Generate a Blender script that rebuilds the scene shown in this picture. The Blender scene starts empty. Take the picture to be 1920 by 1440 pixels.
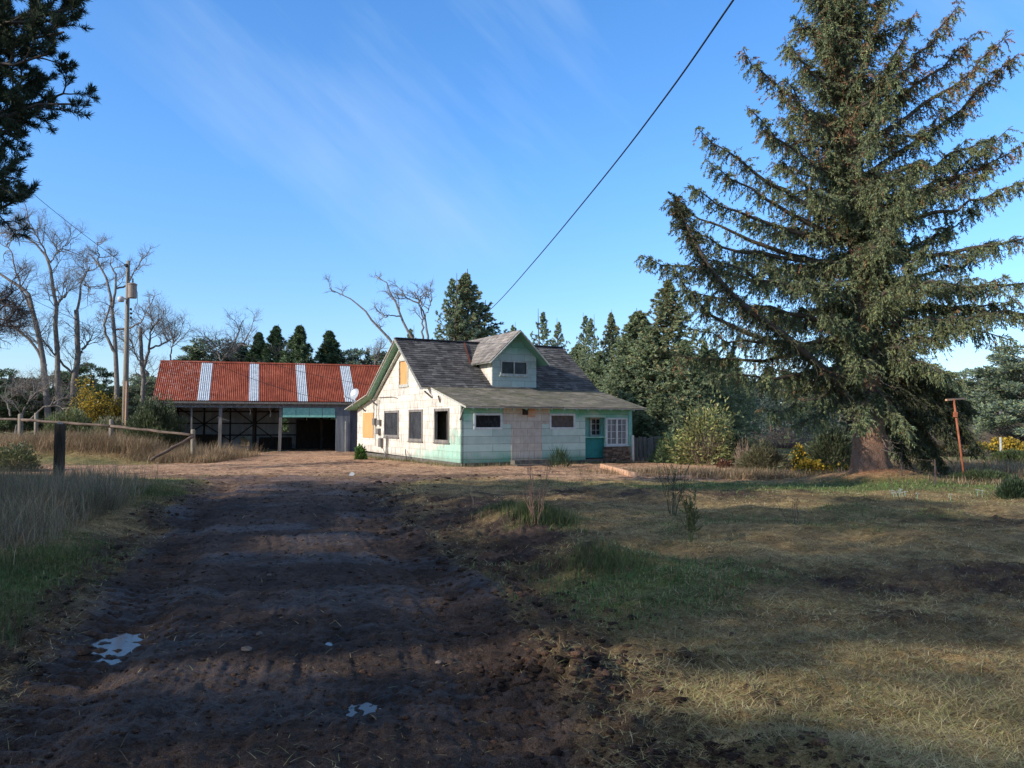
import bpy, math, random
import numpy as np
from mathutils import Vector, Matrix
from mathutils.geometry import tessellate_polygon
R = math.radians
sc = bpy.context.scene
COL = sc.collection
F = 1480.0
PIT = math.atan(75 / F)
CZ = 1.6
# ------------------------------------------------------------------ noise
def _h(x, y, s):
    h = (x.astype(np.int64) * 374761393 + y.astype(np.int64) * 668265263 + s * 974711) & 0xffffffff
    h = ((h ^ (h >> 13)) * 1274126177) & 0xffffffff
    h = h ^ (h >> 16)
    return h / 4294967295.0
def vn(x, y, s=0):
    x = np.asarray(x, float); y = np.asarray(y, float)
    xi = np.floor(x); yi = np.floor(y); fx = x - xi; fy = y - yi
    fx = fx * fx * (3 - 2 * fx); fy = fy * fy * (3 - 2 * fy)
    a = _h(xi, yi, s); b = _h(xi + 1, yi, s); c = _h(xi, yi + 1, s); d = _h(xi + 1, yi + 1, s)
    return (a + (b - a) * fx) * (1 - fy) + (c + (d - c) * fx) * fy
def fbm(x, y, s=0, o=4):
    r = 0; a = .5; t = 0
    for i in range(o):
        r = r + a * vn(x * 2 ** i + 17.3 * i, y * 2 ** i - 9.1 * i, s + i); t += a; a *= .5
    return r / t
def ss(e0, e1, x):
    t = np.clip((np.asarray(x, float) - e0) / (e1 - e0), 0, 1)
    return t * t * (3 - 2 * t)
def gs(x, y, cx, cy, rx, ry):
    return np.exp(-(((x - cx) / rx) ** 2 + ((y - cy) / ry) ** 2))
# ------------------------------------------------------------------ terrain
def xl(y): return np.interp(y, [-60, 0, 3.7, 6.7, 11.5, 17, 21.5, 23.5, 26], [-2.2, -2.4, -2.8, -3.7, -5.3, -6.9, -8.4, -10.5, -40])
def xr(y): return np.interp(y, [-60, 0, 3.7, 5.85, 8, 11.5, 20.6, 23, 25], [1.2, .9, .5, .16, -.33, -1.35, -3.6, -1.0, 3.0])
def zones(x, y):
    x = np.asarray(x, float); y = np.asarray(y, float)
    n1 = fbm(x * .9, y * .9, 3, 4) - .5
    n2 = fbm(x * .35, y * .35, 11, 3) - .5
    n3 = fbm(x * 2.7, y * 2.7, 21, 3) - .5
    xx = x + n1 * .9 * np.clip(y / 12, .5, 1.6)
    drive = ss(-.22, .22, xx - xl(y)) * ss(-.22, .22, xr(y) - xx) * (1 - ss(23, 25.5, y + n1 * 3))
    yy = y + n1 * 3.0
    yard = ss(21.8, 23.6, yy) * (1 - ss(6.5, 10.0, x + n1 * 3 - (y - 24) * .25)) * (1 - ss(48, 52, y))
    track = ss(24.4, 25.6, yy) * (1 - ss(29.6, 31.6, yy)) * (1 - ss(-14.5, -13, x))
    leftbank = ss(30.5, 32.5, yy) * (1 - ss(-15.0, -13.2, x))
    yard = np.maximum(yard * ss(-15, -13, x), track) * (1 - leftbank)
    yard = np.clip(yard, 0, 1) * (1 - drive)
    mud = gs(x, y, 4.6, 7.4, 2.4, 1.0) + .7 * gs(x, y, 8.5, 11.5, 3.5, 1.2) + .9 * gs(x, y, .4, 4.6, .9, .8) + .9 * gs(x, y, .35, 9.3, .8, 2.2) + .9 * gs(x, y, -.6, 13, 1.4, 3) + .6 * gs(x, y, 2.5, 16.5, 5, 2.0) + .5 * gs(x, y, 2.6, 6.1, 1.2, .35)
    mud = np.clip(mud * 1.35 + n3 * 1.5 + n1 * .7 - .20, 0, 1) * (1 - drive) * (1 - yard)
    edge = np.exp(-((xx - xr(y) - .15) / .45) ** 2) * (1 - ss(19, 23, y)) * .9
    edgel = np.exp(-((xx - xl(y) + .1) / .35) ** 2) * (1 - ss(19, 23, y)) * .9
    mud = np.clip(np.maximum(mud, np.maximum(edge, edgel) + n3 * .6), 0, 1) * (1 - drive)
    green = 1.2 * gs(x, y, 8.5, 19.6, 7, 2.6) + .95 * gs(x, y, .9, 7.6, 1.7, 1.5) + .9 * gs(x, y, .3, 11.0, .9, .9) + 1.1 * gs(x, y, -4.7, 7.0, .9, 3.4) + .9 * gs(x, y, -9.8, 16.5, 3.5, 3.5) + .9 * gs(x, y, -12, 22, 5, 2) + .12 * gs(x, y, 3.6, 4.2, 2.5, .7) + .5 * gs(x, y, 5, 12, 3, 2) + 1.0 * ss(26, 30, y) * ss(9, 13, x) + .55 * gs(x, y, -17, 32, 6, 1.2)
    green = green + .8 * ss(60, 80, y)
    green = np.clip(green * 1.15 + n1 * 1.1 + n3 * .5 - .18, 0, 1)
    return drive, yard, mud, green, n1, n2, n3
def H0(x, y):
    x = np.asarray(x, float); y = np.asarray(y, float)
    z = (fbm(x * .13, y * .13, 5, 3) - .5) * .22 * ss(4, 14, y) * (1 - .6 * ss(22, 26, y))
    z = z + .62 * (1 - ss(-18.2, -14.0, x)) * ss(31.0, 35, y) * (1 - ss(39.5, 42, y) * ss(-21.5, -19.8, x))
    z = z + .22 * (1 - ss(0, 1.2, x - xl(y) + 1.0)) * (1 - ss(18, 23, y)) * ss(2, 4, y)
    z = z + .12 * ss(0, 1.6, x - xr(y)) * (1 - ss(16, 22, y))
    z = z + .10 * gs(x, y, .62, 11.9, .7, .5) + .14 * gs(x, y, .25, 4.95, .42, .33) + .16 * gs(x, y, 1.15, 3.55, .45, .25) + .10 * gs(x, y, -.25, 12.6, .9, .7)
    z = z + .35 * gs(x, y, 10.4, 22.4, 1.6, 1.3) + .18 * gs(x, y, .9, 8.6, .5, .4)
    z = z + 1.2 * ss(60, 260, y) * (fbm(x * .01, y * .01, 9, 2))
    return z
PUD = [(-2.95, 5.95, .42, .40), (-1.28, 5.83, .10, .10), (-.86, 4.50, .14, .15)]
def H(x, y, sp=None):
    x = np.asarray(x, float); y = np.asarray(y, float)
    z = H0(x, y)
    dr, yd, mud, gr, n1, n2, n3 = zones(x, y)
    if sp is None: sp = np.clip(np.abs(y), 2.5, None) * .005
    def w(fr): return np.clip(.55 / (fr * sp), 0, 1)
    rough = .35 + .85 * np.clip(mud * 1.3 + .35 * yd, 0, 1)
    rough = rough * (1 + .25 * dr)
    z = z + (fbm(x * 3, y * 3, 31, 2) - .5) * .085 * rough * (1 - .85 * dr) * w(3) + (fbm(x * 1.2, y * 1.2, 35, 2) - .5) * .16 * (1 - dr) * (1 - yd) * ss(5, 8, y)
    z = z + (np.abs(vn(x * 8, y * 8, 41) - .5)) * .09 * rough * w(8)
    z = z + (vn(x * 19, y * 19, 43) - .5) * .036 * rough * w(19)
    z = z + (vn(x * 42, y * 42, 47) - .5) * .017 * w(42) + (np.abs(fbm(x * 14, y * 14, 49, 3) - .5)) * .05 * rough * w(20)
    c = .5 * (xl(y) + xr(y))
    for off, wd in ((-1.15, .36), (1.2, .36)):
        k = np.exp(-((x - c - off * (1 + .02 * y)) / wd) ** 2) * dr
        z = z - .075 * k + .016 * k * np.sin(y * 33 + off * 9) * w(6) + .022 * dr * (1 - np.abs(2 * fbm((x - c) * 7 + 40, y * .3, 53, 3) - 1)) * w(7) + .035 * dr * np.exp(-((x - c - off * (1 + .02 * y) - .45) / .16) ** 2)
    # lugs pressed along the clod mound and the road shoulder
    lug = (gs(x, y, .25, 5.0, .5, .4) + gs(x, y, .75, 4.0, .6, .25) * .6)
    z = z + .05 * lug * (np.sin(x * 34 + y * 11) * np.sin(y * 26 - x * 6)) * w(10)
    for px, py, rx, ry in PUD:
        z = z - .05 * gs(x, y, px, py, rx * 1.3, ry * 1.3) + .03 * (fbm(x * 7, y * 11, 88, 3) - .5) * gs(x, y, px, py, rx * 2, ry * 2) * w(8)
    return z
def Hs(x, y): return float(H0(np.array([x]), np.array([y]))[0])
# ------------------------------------------------------------------ camera maths
cP, sP = math.cos(PIT), math.sin(PIT)
def ray(px, py): return Vector((px - 960, F * cP - (720 - py) * sP, F * sP + (720 - py) * cP))
def P(px, py, d):
    r = ray(px, py); return Vector((0, 0, CZ)) + r * (d / r.y)
def G(px, py):
    r = ray(px, py); return Vector((0, 0, CZ)) + r * (CZ / -r.z)
def proj(x, y, z=0):
    dz = z - CZ
    yc = y * cP + dz * sP; zc = -y * sP + dz * cP
    yc = np.where(yc > .3, yc, .3)
    return 960 + F * x / yc, 720 - F * zc / yc
# ------------------------------------------------------------------ materials
def newmat(name):
    m = bpy.data.materials.new(name); m.use_nodes = True
    nt = m.node_tree; b = nt.nodes['Principled BSDF']
    return m, nt, b
def N(nt, t, **kw):
    n = nt.nodes.new(t)
    for k, v in kw.items():
        if k.startswith('i_'):
            n.inputs[k[2:].replace('_', ' ')].default_value = v
        else: setattr(n, k, v)
    return n
def ramp(nt, fac, stops, interp='LINEAR'):
    r = N(nt, 'ShaderNodeValToRGB'); e = r.color_ramp; e.interpolation = interp
    while len(e.elements) < len(stops): e.elements.new(.5)
    for el, (p, c) in zip(e.elements, stops):
        el.position = p; el.color = (*c, 1) if len(c) == 3 else c
    nt.links.new(fac, r.inputs[0]); return r.outputs[0]
def coords(nt, scale=(1, 1, 1), which='Object'):
    tc = N(nt, 'ShaderNodeTexCoord'); mp = N(nt, 'ShaderNodeMapping')
    mp.inputs['Scale'].default_value = scale
    nt.links.new(tc.outputs[which], mp.inputs[0]); return mp.outputs[0]
def noise(nt, vec, scale, detail=4, rough=.55):
    n = N(nt, 'ShaderNodeTexNoise'); n.inputs['Scale'].default_value = scale
    n.inputs['Detail'].default_value = detail; n.inputs['Roughness'].default_value = rough
    nt.links.new(vec, n.inputs['Vector']); return n.outputs[0]
def mix(nt, a, b, f, mode='MIX'):
    m = N(nt, 'ShaderNodeMix', data_type='RGBA', blend_type=mode)
    for s, v in ((m.inputs[6], a), (m.inputs[7], b), (m.inputs[0], f)):
        if isinstance(v, (int, float)): s.default_value = v
        elif isinstance(v, tuple): s.default_value = (*v, 1)
        else: nt.links.new(v, s)
    return m.outputs[2]
def math_(nt, op, a, b=0.0, c=None):
    m = N(nt, 'ShaderNodeMath', operation=op)
    for s, v in zip(m.inputs, (a, b, c)):
        if v is None: continue
        if isinstance(v, (int, float)): s.default_value = v
        else: nt.links.new(v, s)
    return m.outputs[0]
def bump(nt, b, h, strength=.4, dist=.02):
    n = N(nt, 'ShaderNodeBump'); n.inputs['Strength'].default_value = strength; n.inputs['Distance'].default_value = dist
    nt.links.new(h, n.inputs['Height']); nt.links.new(n.outputs[0], b.inputs['Normal'])
def simple(name, c1, c2, scale=8, rough=.85, stretch=(1, 1, 1), bs=.3, bd=.01, metal=0, c3=None, isl=0, spec=.3):
    m, nt, b = newmat(name); v = coords(nt, stretch)
    f = noise(nt, v, scale, 6, .65)
    st = [(.3, c1), (.7, c2)] if c3 is None else [(.25, c1), (.5, c2), (.75, c3)]
    c = ramp(nt, f, st)
    if isl:
        g = N(nt, 'ShaderNodeNewGeometry')
        k = ramp(nt, g.outputs['Random Per Island'], [(0, (1 - isl,) * 3), (1, (1 + isl * .6,) * 3)])
        c = mix(nt, c, k, 1.0, 'MULTIPLY')
    nt.links.new(c, b.inputs['Base Color']); b.inputs['Roughness'].default_value = rough; b.inputs['Metallic'].default_value = metal
    b.inputs['Specular IOR Level'].default_value = spec
    bump(nt, b, noise(nt, v, scale * 4, 4), bs, bd)
    return m
def leafmat(name, tr=.25, rough=.7, spec=.2):
    m, nt, b = newmat(name)
    a = N(nt, 'ShaderNodeAttribute', attribute_name='Col')
    nt.links.new(a.outputs['Color'], b.inputs['Base Color']); b.inputs['Roughness'].default_value = rough
    b.inputs['Specular IOR Level'].default_value = spec
    t = N(nt, 'ShaderNodeBsdfTranslucent'); nt.links.new(a.outputs['Color'], t.inputs[0])
    mx = N(nt, 'ShaderNodeMixShader'); mx.inputs[0].default_value = tr
    nt.links.new(b.outputs[0], mx.inputs[1]); nt.links.new(t.outputs[0], mx.inputs[2])
    nt.links.new(mx.outputs[0], nt.nodes['Material Output'].inputs[0])
    return m
M = {}
M['needle'] = leafmat('needle foliage', .15); M['leaf'] = leafmat('broad leaf foliage', .3, .45, .4)
M['grass'] = leafmat('grass blades', .3); M['petal'] = leafmat('petals', .35)
M['twig'] = leafmat('twigs', 0, .8)
M['bark'] = simple('spruce bark', (.08, .045, .03), (.30, .17, .11), 9, .9, (1, 1, .6), 1.0, .08, c3=(.25, .18, .14))
M['greybark'] = simple('grey bark', (.06, .055, .045), (.20, .17, .145), 9, .95, (1, 1, .5), .6, .03, c3=(.28, .25, .21), spec=.1)
M['postwood'] = simple('weathered post wood', (.07, .055, .04), (.30, .25, .19), 10, .9, (1, 1, .15), .7, .015, c3=(.18, .17, .12))
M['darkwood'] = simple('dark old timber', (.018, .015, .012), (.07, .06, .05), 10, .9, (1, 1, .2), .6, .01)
M['greywood'] = simple('grey board wood', (.10, .09, .08), (.28, .25, .22), 12, .9, (1, 1, .12), .5, .01, isl=.25)
M['shadepost'] = simple('shade-darkened weathered timber', (.02, .017, .014), (.085, .07, .055), 10, .95, (1, 1, .15), .7, .015, spec=.1)  # gate post wood, with the shade it stands in put into its colour
M['rail'] = simple('rail wood', (.06, .045, .035), (.24, .17, .13), 8, .9, (.3, .3, 1), .5, .01)
M['plywood'] = simple('orange plywood', (.50, .24, .08), (.78, .42, .17), 3, .8, (1, 6, .6), .2, .004)
M['plank'] = simple('raw lumber', (.50, .27, .15), (.68, .42, .27), 4, .8, (1, 1, 1), .2, .004)
M['trim'] = simple('aged trim paint', (.30, .29, .24), (.62, .60, .53), 9, .75, (1, 1, 1), .4, .004)
M['whitetrim'] = simple('white frame paint', (.50, .52, .50), (.74, .76, .74), 9, .6, (1, 1, 1), .3, .003)
M['soffit'] = simple('green soffit boards', (.12, .28, .19), (.26, .47, .34), 5, .7, (.3, 9, .3), .5, .01)
M['mint'] = simple('mint trim paint', (.16, .42, .34), (.30, .58, .48), 6, .7, (1, 1, 1), .3, .003)
M['teal'] = simple('teal porch paint', (.015, .16, .155), (.03, .24, .22), 4, .6, (1, 1, 1), .3, .004)
M['concrete'] = simple('old concrete', (.08, .07, .06), (.20, .18, .15), 6, .9, (1, 1, 1), .6, .02)
M['galv'] = simple('galvanised steel', (.24, .26, .28), (.42, .44, .45), 3, .5, (1, 1, .3), .1, .003, metal=.35)
M['dimgalv'] = simple('dull corrugated wall steel', (.12, .13, .14), (.26, .27, .28), 3, .6, (1, 1, .25), .1, .003, metal=.2)
M['skylight'] = simple('pale ribbed sheet', (.34, .38, .42), (.62, .66, .70), 5, .55, (1, 1, 1), .1, .003)
M['white'] = simple('white enamel', (.42, .43, .43), (.58, .58, .57), 6, .4, (1, 1, 1), .1, .002)
M['can'] = simple('transformer can', (.20, .15, .12), (.34, .27, .22), 5, .6, (1, 1, .4), .2, .004)
M['black'] = simple('black rubber', (.012, .012, .013), (.03, .03, .03), 9, .6)
M['rustpole'] = simple('rusty painted pipe', (.25, .07, .03), (.45, .16, .08), 6, .7)
M['rustwire'] = simple('dark wire', (.05, .035, .03), (.10, .07, .06), 6, .7)
M['flash'] = simple('rusty flashing', (.08, .025, .018), (.17, .055, .035), 6, .7)
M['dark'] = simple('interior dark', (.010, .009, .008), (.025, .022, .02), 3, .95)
M['paleint'] = simple('interior wall', (.28, .25, .17), (.42, .38, .26), 3, .9)
def glassmat(name, c1, c2, rough=.08):
    m, nt, b = newmat(name); v = coords(nt, (1, 1, .5))
    f = noise(nt, v, 2.2, 5, .7)
    nt.links.new(ramp(nt, f, [(.35, c1), (.75, c2)]), b.inputs['Base Color'])
    nt.links.new(ramp(nt, noise(nt, v, 9, 4), [(.3, (rough,) * 3), (.8, (.45,) * 3)]), b.inputs['Roughness'])
    b.inputs['Specular IOR Level'].default_value = .3; return m
M['pane'] = glassmat('dirty dark pane', (.008, .009, .012), (.035, .038, .042))
M['dustpane'] = glassmat('dusty pane', (.028, .030, .034), (.085, .088, .092), .2)
M['bluepane'] = glassmat('curtained pane', (.14, .15, .16), (.33, .34, .34), .2)
M['board'] = simple('brown board', (.07, .055, .045), (.15, .12, .10), 6, .8, (1, 1, 1))
def roofshingle(name, c1, c2, c3, moss=None):
    m, nt, b = newmat(name); v = coords(nt)
    g = N(nt, 'ShaderNodeNewGeometry')
    c = ramp(nt, g.outputs['Random Per Island'], [(0, c1), (.5, c2), (1, c3)])
    f = noise(nt, v, 1.3, 5, .7)
    c = mix(nt, c, ramp(nt, f, [(.3, (.55, .55, .55)), (.7, (1.25, 1.22, 1.2))]), 1.0, 'MULTIPLY')
    if moss: c = mix(nt, c, moss, ramp(nt, noise(nt, v, 2.1, 7, .75), [(.45, (0, 0, 0)), (.7, (.9, .9, .9))]))
    v2 = coords(nt, (8, 1, 1))
    c = mix(nt, c, ramp(nt, noise(nt, v2, 14, 3), [(.3, (.75, .75, .75)), (.7, (1.2, 1.2, 1.2))]), 1.0, 'MULTIPLY')
    nt.links.new(c, b.inputs['Base Color']); b.inputs['Roughness'].default_value = .8; b.inputs['Specular IOR Level'].default_value = .2
    bump(nt, b, noise(nt, v2, 30, 3), .4, .006); return m
M['shake'] = roofshingle('wood shake shingles', (.075, .072, .070), (.115, .11, .107), (.19, .18, .17))
M['dshake'] = roofshingle('dormer shake shingles', (.22, .19, .165), (.29, .255, .225), (.38, .34, .30))
M['comp'] = roofshingle('mossy composition shingles', (.16, .145, .11), (.23, .20, .155), (.32, .28, .22), (.17, .165, .085))
def rustroof():
    m, nt, b = newmat('rusted corrugated iron'); v = coords(nt); v2 = coords(nt, (1, .25, .25))
    c = ramp(nt, noise(nt, v, .9, 6, .7), [(.25, (.17, .040, .024)), (.5, (.29, .070, .038)), (.75, (.40, .115, .066))])
    c = mix(nt, c, ramp(nt, noise(nt, v2, 7, 6, .75), [(.3, (.50, .45, .42)), (.7, (1.3, 1.3, 1.3))]), 1.0, 'MULTIPLY')
    # pale worn spots near the west end
    sx = N(nt, 'ShaderNodeSeparateXYZ'); nt.links.new(v, sx.inputs[0])
    k = ramp(nt, sx.outputs[0], [(0, (1, 1, 1)), (1, (0, 0, 0))])
    kk = math_(nt, 'SUBTRACT', 1.0, math_(nt, 'DIVIDE', sx.outputs[0], 4.0))
    w = math_(nt, 'MULTIPLY', ramp(nt, noise(nt, v, 4.5, 6, .75), [(.52, (0, 0, 0)), (.72, (1, 1, 1))]), math_(nt, 'MINIMUM', math_(nt, 'MAXIMUM', kk, 0.0), .6))
    c = mix(nt, c, (.62, .50, .46), w)
    nt.links.new(c, b.inputs['Base Color']); b.inputs['Roughness'].default_value = .75; b.inputs['Specular IOR Level'].default_value = .2
    return m
M['rust'] = rustroof()
def siding(name, axis, kind):
    m, nt, b = newmat(name)
    tc = N(nt, 'ShaderNodeTexCoord'); sx = N(nt, 'ShaderNodeSeparateXYZ'); nt.links.new(tc.outputs['Object'], sx.inputs[0])
    cb = N(nt, 'ShaderNodeCombineXYZ'); nt.links.new(sx.outputs[axis], cb.inputs[0]); nt.links.new(sx.outputs[2], cb.inputs[1])
    uz = cb.outputs[0]; h, z = sx.outputs[axis], sx.outputs[2]
    br = N(nt, 'ShaderNodeTexBrick'); nt.links.new(uz, br.inputs['Vector'])
    br.inputs['Scale'].default_value = 1; br.inputs['Mortar Size'].default_value = .009 if kind != 'left' else .008
    br.inputs['Mortar Smooth'].default_value = .3
    br.inputs['Brick Width'].default_value = .62 if kind != 'front' else 2.6; br.inputs['Row Height'].default_value = .285
    br.inputs['Color1'].default_value = (.86, .86, .86, 1); br.inputs['Color2'].default_value = (1.08, 1.08, 1.08, 1); br.inputs['Mortar'].default_value = (.42, .40, .36, 1) if kind == 'front' else (.66, .60, .54, 1)
    big = noise(nt, uz, .8, 5, .6); med = noise(nt, uz, 3.5, 6, .7)
    mp = N(nt, 'ShaderNodeMapping'); mp.inputs['Scale'].default_value = (7, .7, 1); nt.links.new(uz, mp.inputs[0])
    streak = noise(nt, mp.outputs[0], 2.2, 5, .7)
    if kind == 'left':
        # cream worn paint, mint left low down and toward the front corner
        k = math_(nt, 'ADD', math_(nt, 'MULTIPLY', math_(nt, 'SUBTRACT', .95, z), .8), math_(nt, 'MULTIPLY', math_(nt, 'SUBTRACT', 3.4, h), .20))
        k = math_(nt, 'ADD', k, math_(nt, 'MULTIPLY', math_(nt, 'SUBTRACT', big, .5), 2.6))
        k = math_(nt, 'ADD', k, math_(nt, 'MULTIPLY', math_(nt, 'SUBTRACT', med, .5), 1.2))
        f = ramp(nt, k, [(.15, (0, 0, 0)), (.55, (1, 1, 1))])
        cream = ramp(nt, med, [(.3, (.70, .57, .45)), (.55, (.80, .76, .65))])
        c = mix(nt, cream, ramp(nt, med, [(.3, (.27, .60, .45)), (.7, (.50, .72, .58))]), f)
        low = ramp(nt, math_(nt, 'SUBTRACT', 1.0, math_(nt, 'ABSOLUTE', math_(nt, 'SUBTRACT', h, 6.5))), [(0, (0, 0, 0)), (1, (0, 0, 0))])
        sk = math_(nt, 'MULTIPLY', ramp(nt, streak, [(.43, (0, 0, 0)), (.60, (1, 1, 1))]), ramp(nt, big, [(.36, (.08, .08, .08)), (.54, (.85, .85, .85))]))
        c = mix(nt, c, (.36, .29, .24), sk)
    elif kind == 'front':
        k = math_(nt, 'ADD', math_(nt, 'MULTIPLY', math_(nt, 'ABSOLUTE', math_(nt, 'SUBTRACT', z, 1.15)), .95), math_(nt, 'MULTIPLY', math_(nt, 'SUBTRACT', big, .5), 1.4))
        k = math_(nt, 'ADD', k, math_(nt, 'MULTIPLY', math_(nt, 'SUBTRACT', med, .5), .8))
        f = ramp(nt, k, [(.45, (0, 0, 0)), (.95, (1, 1, 1))])
        c = mix(nt, ramp(nt, med, [(.3, (.47, .60, .50)), (.7, (.62, .72, .62))]), (.18, .48, .33), f)
        c = mix(nt, c, (.20, .19, .15), math_(nt, 'MULTIPLY', ramp(nt, streak, [(.55, (0, 0, 0)), (.75, (1, 1, 1))]), ramp(nt, z, [(.2, (.8, .8, .8)), (.6, (.15, .15, .15))])))
    elif kind == 'dormer':
        f = ramp(nt, math_(nt, 'ADD', math_(nt, 'MULTIPLY', math_(nt, 'SUBTRACT', z, 4.55), 1.2), med), [(.4, (0, 0, 0)), (.9, (1, 1, 1))])
        c = mix(nt, ramp(nt, med, [(.3, (.38, .45, .39)), (.7, (.50, .55, .48))]), (.20, .37, .26), f)
        c = mix(nt, c, (.25, .23, .2), math_(nt, 'MULTIPLY', ramp(nt, streak, [(.55, (0, 0, 0)), (.75, (1, 1, 1))]), .3))
    else:
        c = ramp(nt, med, [(.25, (.46, .38, .30)), (.5, (.60, .52, .42)), (.8, (.70, .64, .55))])
        c = mix(nt, c, (.22, .15, .10), math_(nt, 'MULTIPLY', ramp(nt, streak, [(.5, (0, 0, 0)), (.75, (1, 1, 1))]), ramp(nt, z, [(.25, (.9, .9, .9)), (.8, (.25, .25, .25))])))
    c = mix(nt, c, br.outputs['Color'], 1.0, 'MULTIPLY')
    # grime at the base
    c = mix(nt, c, (.10, .09, .07), math_(nt, 'MULTIPLY', math_(nt, 'MAXIMUM', math_(nt, 'SUBTRACT', .42, z), 0.0), 1.6))
    nt.links.new(c, b.inputs['Base Color']); b.inputs['Roughness'].default_value = .75; b.inputs['Specular IOR Level'].default_value = .25
    zz = math_(nt, 'FRACT', math_(nt, 'DIVIDE', z, .285))
    hh = math_(nt, 'ADD', math_(nt, 'MULTIPLY', math_(nt, 'SUBTRACT', 1.0, zz), .8), math_(nt, 'MULTIPLY', br.outputs['Fac'], -1.0))
    hh = math_(nt, 'ADD', hh, math_(nt, 'MULTIPLY', med, .6))
    bump(nt, b, hh, .35, .010); return m
M['side_left'] = siding('worn cream and mint shingle siding', 1, 'left')
M['side_front'] = siding('mint shingle siding', 0, 'front')
M['side_dormer'] = siding('dormer siding', 0, 'dormer')
M['side_bare'] = siding('bare beige siding', 0, 'bare')
M['side_dormer_side'] = siding('dormer cheek siding', 1, 'left')
def stonemat():
    m, nt, b = newmat('stacked stone'); tc = coords(nt, (1, 1, 2.4))
    vo = N(nt, 'ShaderNodeTexVoronoi'); vo.inputs['Scale'].default_value = 5; nt.links.new(tc, vo.inputs['Vector'])
    g = N(nt, 'ShaderNodeNewGeometry')
    c = ramp(nt, g.outputs['Random Per Island'], [(0, (.06, .045, .035)), (.5, (.16, .12, .095)), (1, (.26, .21, .17))])
    nt.links.new(mix(nt, c, ramp(nt, noise(nt, tc, 14), [(.3, (.6, .6, .6)), (.7, (1.3, 1.3, 1.3))]), 1.0, 'MULTIPLY'), b.inputs['Base Color'])
    bump(nt, b, noise(nt, tc, 20), .8, .02); b.inputs['Roughness'].default_value = .85; return m
M['stone'] = stonemat()
def groundmat(name):
    m, nt, b = newmat(name)
    a = N(nt, 'ShaderNodeAttribute', attribute_name='Col'); w = N(nt, 'ShaderNodeAttribute', attribute_name='wet')
    v = coords(nt)
    f1 = noise(nt, v, 9, 8, .75); f2 = noise(nt, v, 55, 5, .7); f3 = noise(nt, v, 1.7, 6, .7)
    c = mix(nt, a.outputs['Color'], ramp(nt, f1, [(.3, (.40, .38, .37)), (.7, (1.65, 1.6, 1.55))]), 1.0, 'MULTIPLY')
    c = mix(nt, c, ramp(nt, f2, [(.3, (.6, .6, .6)), (.72, (1.45, 1.42, 1.38))]), 1.0, 'MULTIPLY')
    c = mix(nt, c, ramp(nt, f3, [(.3, (.75, .74, .75)), (.7, (1.2, 1.2, 1.2))]), 1.0, 'MULTIPLY')
    nt.links.new(c, b.inputs['Base Color'])
    r = math_(nt, 'SUBTRACT', .97, math_(nt, 'MULTIPLY', w.outputs['Fac'], .42))
    nt.links.new(r, b.inputs['Roughness']); b.inputs['Specular IOR Level'].default_value = .18
    f4 = noise(nt, v, 150, 3, .6); c = mix(nt, c, ramp(nt, f4, [(.36, (.45, .44, .43)), (.5, (1, 1, 1)), (.66, (1.7, 1.62, 1.5))]), 1.0, 'MULTIPLY'); nt.links.new(c, b.inputs['Base Color'])
    hh = math_(nt, 'ADD', f1, math_(nt, 'MULTIPLY', f2, .7))
    bump(nt, b, hh, 1.0, .035); return m
M['soil'] = groundmat('soil and turf'); M['mud'] = groundmat('driveway mud')
def watermat():
    m, nt, b = newmat('muddy water'); b.inputs['Base Color'].default_value = (.035, .026, .020, 1)
    b.inputs['Roughness'].default_value = .10; b.inputs['Specular IOR Level'].default_value = .25
    bump(nt, b, noise(nt, coords(nt), 12, 2), .05, .003); return m
M['water'] = watermat()
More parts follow.
